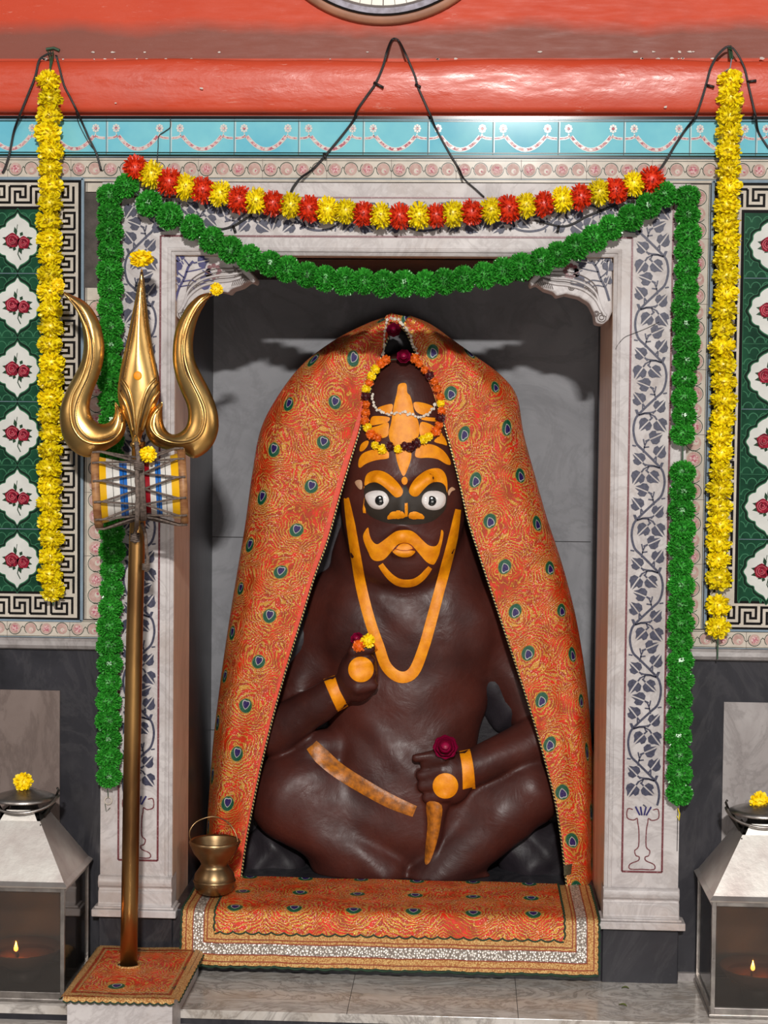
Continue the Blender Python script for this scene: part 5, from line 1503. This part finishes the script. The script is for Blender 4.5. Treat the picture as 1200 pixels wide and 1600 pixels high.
for i in range(1, len(stops)):
    a, b = stops[i-1][0], stops[i][0]
    n = 3
    for k in range(n):
        t = a+(b-a)*k/n; prof.append((rad(t), t*hl)); mats.append(stops[i][1])
prof.append((rad(.86), .86*hl))
mb = MB(); mb.lathe(prof, (0, 0, 0), M_dw, 40, 'X', mats)
for t in (-.56, -.34, -.18, .40, .56):
    mb.lathe([(rad(t)+.0004, t*hl-.0006), (rad(t)+.0009, t*hl), (rad(t)+.0004, t*hl+.0006)], (0, 0, 0), M_wire, 40, 'X')
mb.build('shell', dr, True)
for s in (-1, 1):
    mb = MB()
    x0_, x1_ = s*.84*hl, s*1.0*hl
    mb.lathe([(R0-.012, x0_), (R0-.001, x0_), (R0+.002, (x0_+x1_)/2), (R0, x1_), (R0-.004, x1_+s*.001)], (0, 0, 0), M_wood, 40, 'X')
    o = mb.build('rim', dr, True)
    mb = MB(); mb.lathe([(R0-.003, x1_), (.0001, x1_+s*.0015)], (0, 0, 0), M_skin, 40, 'X'); mb.build('drumhead', o)
K = 12
mb = MB()
for k in range(K):
    a0 = 2*pi*(k+.5)/K; a1 = 2*pi*(k+1)/K; am = 2*pi*k/K
    for s in (-1, 1):
        e = (s*.98*hl, (R0+.003)*cos(a0), (R0+.003)*sin(a0))
        for aw in (am, a1):
            wv = (s*.04*hl+.004, (Rw+.014)*cos(aw), (Rw+.014)*sin(aw))
            e2 = (s*.80*hl, (R0+.0035)*cos(a0), (R0+.0035)*sin(a0))
            mb.tube([e, e2, wv], .0024, M_rope, 6)
mb.build('lacing', dr, True)
mb = MB()
for q in range(3):
    mb.tube([(.004+(q-1)*.0045, (Rw+.0165)*cos(t), (Rw+.0165)*sin(t)) for t in [2*pi*i/30 for i in range(30)]], .0034, M_rope, 7, closed=True)
mb.build('waist_rope', dr, True)
def knotrope(pts, r, knots):
    mb = MB(); P = [at(*p) for p in pts]; P = crom(P, 6)
    mb.tube(P, [r*(1+.12*sin(i*2.4)) for i in range(len(P))], M_rope, 8)
    for x, y, Y, rr in knots:
        c_ = at(x, y, Y); mb.sphere(c_, rr, M_rope, 12, 8, (1, .9, 1.35))
        for j in range(4): mb.tube([c_+Vector((rr*1.02*cos(t), rr*.9*sin(t), (j-1.5)*rr*.5+rr*.15*sin(t*2))) for t in [2*pi*i/14 for i in range(14)]], rr*.2, M_rope, 5, closed=True)
    return mb
RY = DY-.075
mb = knotrope([(213,692,RY+.04),(216,715,RY+.012),(214,740,RY),(215,780,RY),(214,812,RY+.008),(213,826,TY-.05)], .0050, [(216,728,RY,.0085)])
mb2 = knotrope([(212,826,TY-.05),(211,838,TY-.024),(210,848,TY-.024)], .0042, [(211,840,TY-.026,.0095)])
o = mb.build('tie_rope', None, True); rel(o, dr)
o.matrix_parent_inverse = (Matrix.Translation(mid) @ dr.rotation_euler.to_matrix().to_4x4()).inverted()
for m_, nm in ((mb2, 'rope_end'), (knotrope([(222,818,TY-.05),(227,835,TY-.022),(229,860,TY-.022),(231,875,TY-.022),(228,893,TY-.022)], .0040, [(228,886,TY-.022,.0075)]), 'rope_end')):
    o = m_.build(nm, None, True); rel(o, dr); o.matrix_parent_inverse = (Matrix.Translation(mid) @ dr.rotation_euler.to_matrix().to_4x4()).inverted()
mari(231, 710, DY-.052, .0195, 'yellow marigold tucked into the lacing on top of the drum', (.1, -.8, .6))

# ------------------------------------------------------------ steel lanterns with oil lamps
def lantern(cx, cy, hw, zbase, zeave, flip, lab, rot, neck_h, lid_lab):
    r = thing('lantern', lab, 'lantern', (cx, cy, zbase)); r.rotation_euler = (0, 0, radians(rot))
    h = zeave-zbase; pw = .0085
    mb = MB()
    for sx_ in (-1, 1):
        for sy_ in (-1, 1):
            x0_, x1_ = sorted((sx_*hw, sx_*(hw-pw*1.1))); y0_, y1_ = sorted((sy_*hw, sy_*(hw-pw*1.1)))
            mb.box((x0_, y0_, .006), (x1_, y1_, h), M_steel_f)
    for zz0, zz1 in ((.004, .022), (h-.014, h)):
        for sy_ in (-1, 1):
            y0_, y1_ = sorted((sy_*(hw+.0012), sy_*(hw-.006)))
            mb.box((-hw+pw, y0_, zz0), (hw-pw, y1_, zz1), M_steel_f); mb.box((y0_, -hw+pw, zz0), (y1_, hw-pw, zz1), M_steel_f)
    for sx_ in (-1, 1):
        for zz in (.03, h*.5, h-.03): mb.sphere((sx_*(hw-pw*.5), -hw-.0005, zz), .0016, M_steel_f, 6, 4)
    o = mb.build('frame', r); bevel(o, .0012)
    mb = MB(); mb.box((-hw-.004, -hw-.004, 0), (hw+.004, hw+.004, .008), M_steel_f); mb.box((-hw+.006, -hw+.006, .008), (hw-.006, hw-.006, .012), M_soot)
    mb.box((-hw+.004, hw-.006, .012), (hw-.004, hw-.003, h-.004), M_dusty)
    bevel(mb.build('floor_tray', r), .0015)
    for (a, b) in (((-hw+pw, -hw+.004, .020), (hw-pw, -hw+.006, h-.012)), ((-hw+.004, -hw+pw, .020), (-hw+.006, hw-pw, h-.012)), ((hw-.006, -hw+pw, .020), (hw-.004, hw-pw, h-.012))):
        mb = MB(); mb.box(a, b, M_glass); mb.build('glass_pane', r)
    # pyramid roof
    nw = hw*.40; zr = h+neck_h
    mb = MB(); ov = hw+.006
    def ringp(w_, z): return [(-w_, -w_, z), (w_, -w_, z), (w_, w_, z), (-w_, w_, z)]
    levels = [ringp(ov, h-.004), ringp(ov+.001, h), ringp(hw*.985, h+.008)]
    for q in range(1, 7): levels.append(ringp(hw*.985+(nw-hw*.985)*q/6, h+.008+(zr-h-.008)*q/6))
    V = [p for L in levels for p in L]; n = len(levels)
    mb.add(V, [(4*i+k, 4*i+(k+1) % 4, 4*i+4+(k+1) % 4, 4*i+4+k) for i in range(n-1) for k in range(4)]+[(3, 2, 1, 0)], M_steel)
    o = mb.build('roof', r)
    # rounded vent rim + funnel + lid
    mb = MB(); mb.tube([(nw*1.05*sin(t), -nw-.012*(1-abs(sin(t)))*.8-.004, zr-.006-.030*cos(t)*1.0) for t in [-pi/2+pi*i/16 for i in range(17)]], .0018, M_soot, 6)
    mb.add([(-nw*.9, -nw-.001, zr-.004), (nw*.9, -nw-.001, zr-.004), (nw*.62, -nw*.75, zr+.022), (-nw*.62, -nw*.75, zr+.022)], [(0, 1, 2, 3)], M_steel)
    mb.add([(nw, -nw, zr), (nw, nw, zr), (nw*.8, nw*.5, zr+.02), (nw*.8, -nw*.5, zr+.02)], [(0, 1, 2, 3)], M_soot)
    mb.add([(-nw, nw, zr), (-nw, -nw, zr), (-nw*.8, -nw*.5, zr+.02), (-nw*.8, nw*.5, zr+.02)], [(0, 1, 2, 3)], M_soot)
    mb.lathe([(nw*.95, zr), (nw*.62, zr+.022), (nw*.62, zr+.036)], (0, 0, 0), M_soot, 24)
    mb.build('vent', r, False)
    mb = MB(); mb.lathe([(nw*.5, zr+.030), (nw*1.45, zr+.040), (nw*1.5, zr+.043), (nw*1.2, zr+.050), (nw*.5, zr+.060), (nw*.42, zr+.064), (.0001, zr+.066)], (0, 0, 0), M_steel_f, 32)
    mb.build('lid', r, True)
    mb = MB()
    for sx_ in (-1, 1):
        mb.tube([(sx_*nw*1.5, 0, zr+.048), (sx_*nw*1.62, -.002, zr+.062), (sx_*nw*1.56, -.004, zr+.068)], .0028, M_iron, 6)
        mb.tube([(sx_*nw*.9, -nw*.2, zr), (sx_*nw*1.4, 0, zr+.036)], .006, M_iron, 6)
    hd = [(nw*1.6*sin(t), -nw*1.0*cos(t)-.012*cos(t), zr+.050-.030*cos(t)) for t in [-pi/2+pi*i/18 for i in range(19)]]
    mb.tube(hd, .0036, M_steel_f, 8)
    mb.build('handle', r, True)
    return r, zr
def lampbowl(cx, cy, z, R, lab, fx, fy):
    t = thing('oil_lamp', lab, 'lamp', (cx, cy, z))
    mb = MB(); mb.lathe([(.0001, 0), (R*.45, 0), (R*.8, R*.22), (R, R*.50), (R*.97, R*.52), (R*.78, R*.34), (.0001, R*.30)], (0, 0, 0), M_clay, 32)
    mb.build('bowl', t, True)
    mb = MB(); mb.lathe([(R*.80, R*.36), (.0001, R*.36)], (0, 0, 0), simple('lamp_oil', srgb(70,34,14), .05), 32); mb.build('oil', t)
    f0 = Vector((fx-cx, fy-cy, R*.5))
    mb = MB(); mb.tube([f0+Vector((0, .02, -.01)), f0], .0022, M_groove, 6); mb.build('wick', t)
    mb = MB(); o = len(mb.v); mb.lathe([(.0001, -.001), (.0042, .002), (.0052, .006), (.0036, .012), (.0014, .018), (.0001, .024)], f0, M_flame, 14)
    mb.build('flame', t, True)
    l = bpy.data.lights.new('flame_light', 'POINT'); l.energy = .7; l.color = (1, .42, .12); l.shadow_soft_size = .008
    lo_ = bpy.data.objects.new('flame_light', l); COL.objects.link(lo_); lo_.parent = t; lo_.location = f0+Vector((0, -.004, .020))
cxL, cyL = -1.013, -.158
lanL, zr = lantern(cxL, cyL, .124, 0, .262, 1, 'steel lantern with a pyramid roof at the left edge, beside the trident block', 0, .128, '')
o = mari(36, 1222, cyL-.01, .0225, 'yellow marigold on the lid of the left lantern', (0, -.9, .4))
fl = at(25, 1500, cyL-.03); lampbowl(cxL, cyL, .040, .088, 'wide clay oil lamp burning inside the left lantern', fl.x, fl.y)
cR = at(1187, 1400, -.14); cxR, cyR = cR.x, -.140
lanR, zr = lantern(cxR, cyR, .124, 0, .262, 1, 'steel lantern with a dented pyramid roof at the right edge, on the marble step', 0, .128, '')
mari(1187, 1252, cyR-.01, .0225, 'yellow marigold on the lid of the right lantern', (0, -.9, .4))
fl = at(1176, 1526, cyR-.03); lampbowl(cxR, cyR, .034, .088, 'wide clay oil lamp burning inside the right lantern', fl.x, fl.y)
for r_, cx_, cy_ in ((lanL, cxL, cyL), (lanR, cxR, cyR)):
    mb = MB(); mb.lathe([(.03, 0), (.032, .010), (.012, .014), (.012, .024), (.03, .028), (.0001, .028)] if False else [(.036, 0), (.040, .022), (.0001, .022)], (0, 0, .012), M_soot, 20); mb.build('lamp_stand', r_, True)

# ------------------------------------------------------------ brass pot on the altar cloth
pb = atz(335, 1397, ZC+.006); U = mpp(pb.y)
pot = thing('brass_pot', 'old brass pot with a wide flared mouth and wire handle on the altar cloth', 'pot', (pb.x, pb.y, ZC+.006))
prof = [(.0001, 0), (14, 0), (24, 3), (31, 11), (33, 22), (31, 33), (24, 43), (21, 48), (24, 55), (33, 66), (39, 79), (40, 86), (38.5, 87), (37, 84), (31, 68), (22, 55), (19, 48), (22, 42), (29, 32), (30, 20), (22, 6), (.0001, 4)]
mb = MB(); mb.lathe([(r_*U if r_ > .001 else r_, h*U*1.0) for r_, h in prof], (0, 0, 0), M_pot, 44); mb.build('pot_body', pot, True)
mb = MB(); mb.lathe([(r_*U, h*U) for r_, h in ((33.2, 20), (34, 22), (33.2, 24))], (0, 0, 0), M_pot, 44); mb.build('belly_band', pot, True); mb = MB(); mb.lathe([(r_*U, h*U) for r_, h in ((39.4, 80), (41, 83.5), (39.4, 86))], (0, 0, 0), M_pot, 44); mb.build('rim_band', pot, True)
q = [(300,1318),(296,1305),(298,1295),(306,1285),(318,1279),(332,1276),(346,1279),(358,1287),(366,1298),(370,1308),(372,1320)]
mb = MB(); mb.tube([at(x, y, pb.y+(.0+.02*sin((x-296)/76*pi)))-Vector(pot.location) for x, y in [tuple(p) for p in crom(q, 4)]], .0017, M_pot, 6); mb.build('wire_handle', pot, True)

# ------------------------------------------------------------ cables, clock, fallen leaves
def wire(label, paths, r=.0017, stubs=(), name='cable'):
    root = None; mb = MB()
    P0 = at(*paths[0][0])
    for p in paths:
        for sh in ((0, 0), (1.6, .8)) if r > .0012 else ((0, 0),):
            q = [at(v[0]+sh[0], v[1]+sh[1], v[2]) for v in p]
            mb.tube([Vector(v)-P0 for v in crom(q, 5)], r, M_wire, 6)
    for x0_, y0_, x1_, y1_, Y in stubs: mb.tube([at(x0_, y0_, Y)-P0, at(x1_, y1_, Y-.004)-P0], .0032, M_wire, 8)
    o = mb.build(name, None, True, P0); tag(o, label, 'cable'); return o
a, b = -.032, -.010
wire('black twin cable hung from a nail in the middle of the red wall', [[(453,302,-.036),(458,291,-.036),(470,277,-.030),(490,262,b),(520,228,b),(550,190,b),(557,172,-.03),(572,150,a),(586,130,a),(597,105,a),(604,80,a),(611,63,-.01),(618,60,-.01),(624,66,-.01),(632,82,a),(640,100,a),(648,120,a),(652,135,a),(663,160,a),(672,180,-.03),(680,200,b),(702,240,b),(716,263,-.012),(724,279,-.034),(742,295,-.036),(755,307,-.036)]], stubs=((584,129,599,137,a), (649,132,657,136,a), (506,239,509,248,b)))
wire('black cable looped over the hook of the left marigold garland', [[(3,270,b),(7,262,b),(14,240,b),(21,205,b),(30,180,-.03),(42,150,a),(54,120,a),(60,95,a),(70,86,a),(80,82,a)], [(87,86,a),(92,105,a),(99,132,a),(108,150,a),(118,170,-.03),(128,192,b),(138,215,b),(150,240,b),(157,266,b)]])
wire('thin black cable drooping across the blue tiles left of the surround', [[(118,172,-.03),(124,195,b),(140,225,b),(152,240,b),(154,255,b)], [(120,175,-.03),(132,200,b),(146,228,b),(153,246,b)]], .0010)
wire('black cable looped over the hook of the right marigold garland', [[(1028,268,b),(1040,250,b),(1055,225,b),(1072,200,b),(1085,183,-.03),(1094,160,a),(1103,130,a),(1110,105,a),(1122,84,a),(1138,72,a),(1150,82,a),(1162,105,a),(1168,130,a),(1175,160,a),(1180,182,-.03),(1184,205,b),(1196,225,b),(1204,236,b)]], stubs=((1104,133,1116,136,a), (1167,128,1182,126,a), (1178,178,1179,186,-.03)))
wire('black cable sagging between the green and the orange garland at right', [[(985,306,-.034),(965,318,-.034),(940,328,-.034),(915,338,-.034),(895,349,-.034),(878,353,-.034),(855,349,-.034),(835,344,-.034)]], .0015, stubs=((873,353,871,363,-.034),))
wire('black cable lying along the vine inlay under the orange garland at left', [[(335,355,-.034),(348,357,-.034),(365,352,-.034),(380,343,-.034),(392,336,-.034)]], .0015, stubs=((364,353,368,363,-.034),))
wire('short thin wire dangling over the blue tiles above the green garland', [[(266,183,b),(266,198,b),(258,205,b),(248,213,b),(247,230,b),(245,257,b)]], .0011)
mb = MB(); hair = [at(x, y, YF-.003) for x, y in ((962,545),(966,538),(976,527),(990,521),(1010,513),(1030,503))]
mb.tube([Vector(v)-hair[0] for v in crom(hair, 5)], .0006, M_wire, 5); o = mb.build('loose_thread', None, True, hair[0]); tag(o, 'thin loose dark thread on the right pilaster', 'thread')

cc = at(601, -168, 0); rr = 203*.0015
ck = thing('wall_clock', 'large round wall clock with tan rim, its lower edge showing at the top', 'clock', (cc.x, 0, cc.z))
M_rimw = simple('tan_clock_rim', srgb(166,112,84), .55, vary=.15, scale=12)
M_ringg = simple('mottled_grey_ring', srgb(170,164,176), .3, vary=.2, scale=60, col2=srgb(136,128,136))
M_dial = simple('cream_dial', srgb(226,216,196), .35, vary=.04)
def yring(prof, mat, name, par):
    mb = MB(); V = []; n = 96
    for r_, y_ in prof:
        for j in range(n): t = 2*pi*j/n; V.append((r_*cos(t), y_, r_*sin(t)))
    mb.add(V, [(i*n+j, i*n+(j+1) % n, (i+1)*n+(j+1) % n, (i+1)*n+j) for i in range(len(prof)-1) for j in range(n)], mat)
    o = mb.build(name, par); smooth_by_angle(o, 45); return o
yring([(rr, 0), (rr, -.012), (rr-.003, -.016), (rr-.014, -.019), (rr-.0165, -.018)], M_rimw, 'rim', ck)
yring([(rr-.0160, -.018), (rr-.018, -.022), (rr-.022, -.021), (rr-.0225, -.018)], M_black_t, 'bezel', ck)
yring([(rr-.0220, -.019), (rr-.0365, -.017), (rr-.037, -.014)], M_ringg, 'grey_ring', ck)
yring([(rr-.0362, -.018), (rr-.0415, -.018), (rr-.042, -.013)], M_groove, 'inner_ring', ck)
mb = MB(); mb.add([((rr-.041)*cos(2*pi*j/96), -.013, (rr-.041)*sin(2*pi*j/96)) for j in range(96)], [tuple(range(96))], M_dial)
for k in range(60):
    t = 2*pi*k/60+pi/60*0; r1 = rr-.042; r0 = r1-.09
    mb.stroke([(r0*cos(t), r0*sin(t)), (r1*cos(t), r1*sin(t))], .0026 if k % 5 == 0 else .0014, -.0135, M_groove)
mb.build('dial', ck)
M_fleaf = simple('fallen_leaf_green', srgb(110,120,60), .6, vary=.2, scale=80)
def fleaf(px, py, lab, s, a):
    p = atz(px, py, .0012); mb = MB(); V = []
    for i in range(9):
        t = i/8; w_ = s*.3*sin(t*pi)**.8
        for k in (-1, 0, 1): V.append(((t-.5)*s*cos(a)-k*w_*sin(a), (t-.5)*s*sin(a)+k*w_*cos(a), .004*abs(k)*.6+.003*sin(t*3)))
    mb.add(V, [(3*i+k, 3*i+k+1, 3*i+4+k, 3*i+3+k) for i in range(8) for k in (0, 1)], M_fleaf)
    tag(mb.build('fallen_leaf', None, True, p), lab, 'leaf')
fleaf(973, 1572, 'small green leaf fallen on the marble step near its front edge', .020, -.5)
fleaf(977, 1545, 'pale green leaf scrap fallen on the marble step below the right plinth', .017, -.2)
mb = MB(); p = atz(460, 1528, .002); mb.tube([(-.012, 0, 0), (0, .003, .001), (.012, .010, 0)], .0008, M_groove, 5); tag(mb.build('incense_stick', None, True, p), 'tiny dark stick on the step below the altar cloth', 'stick')
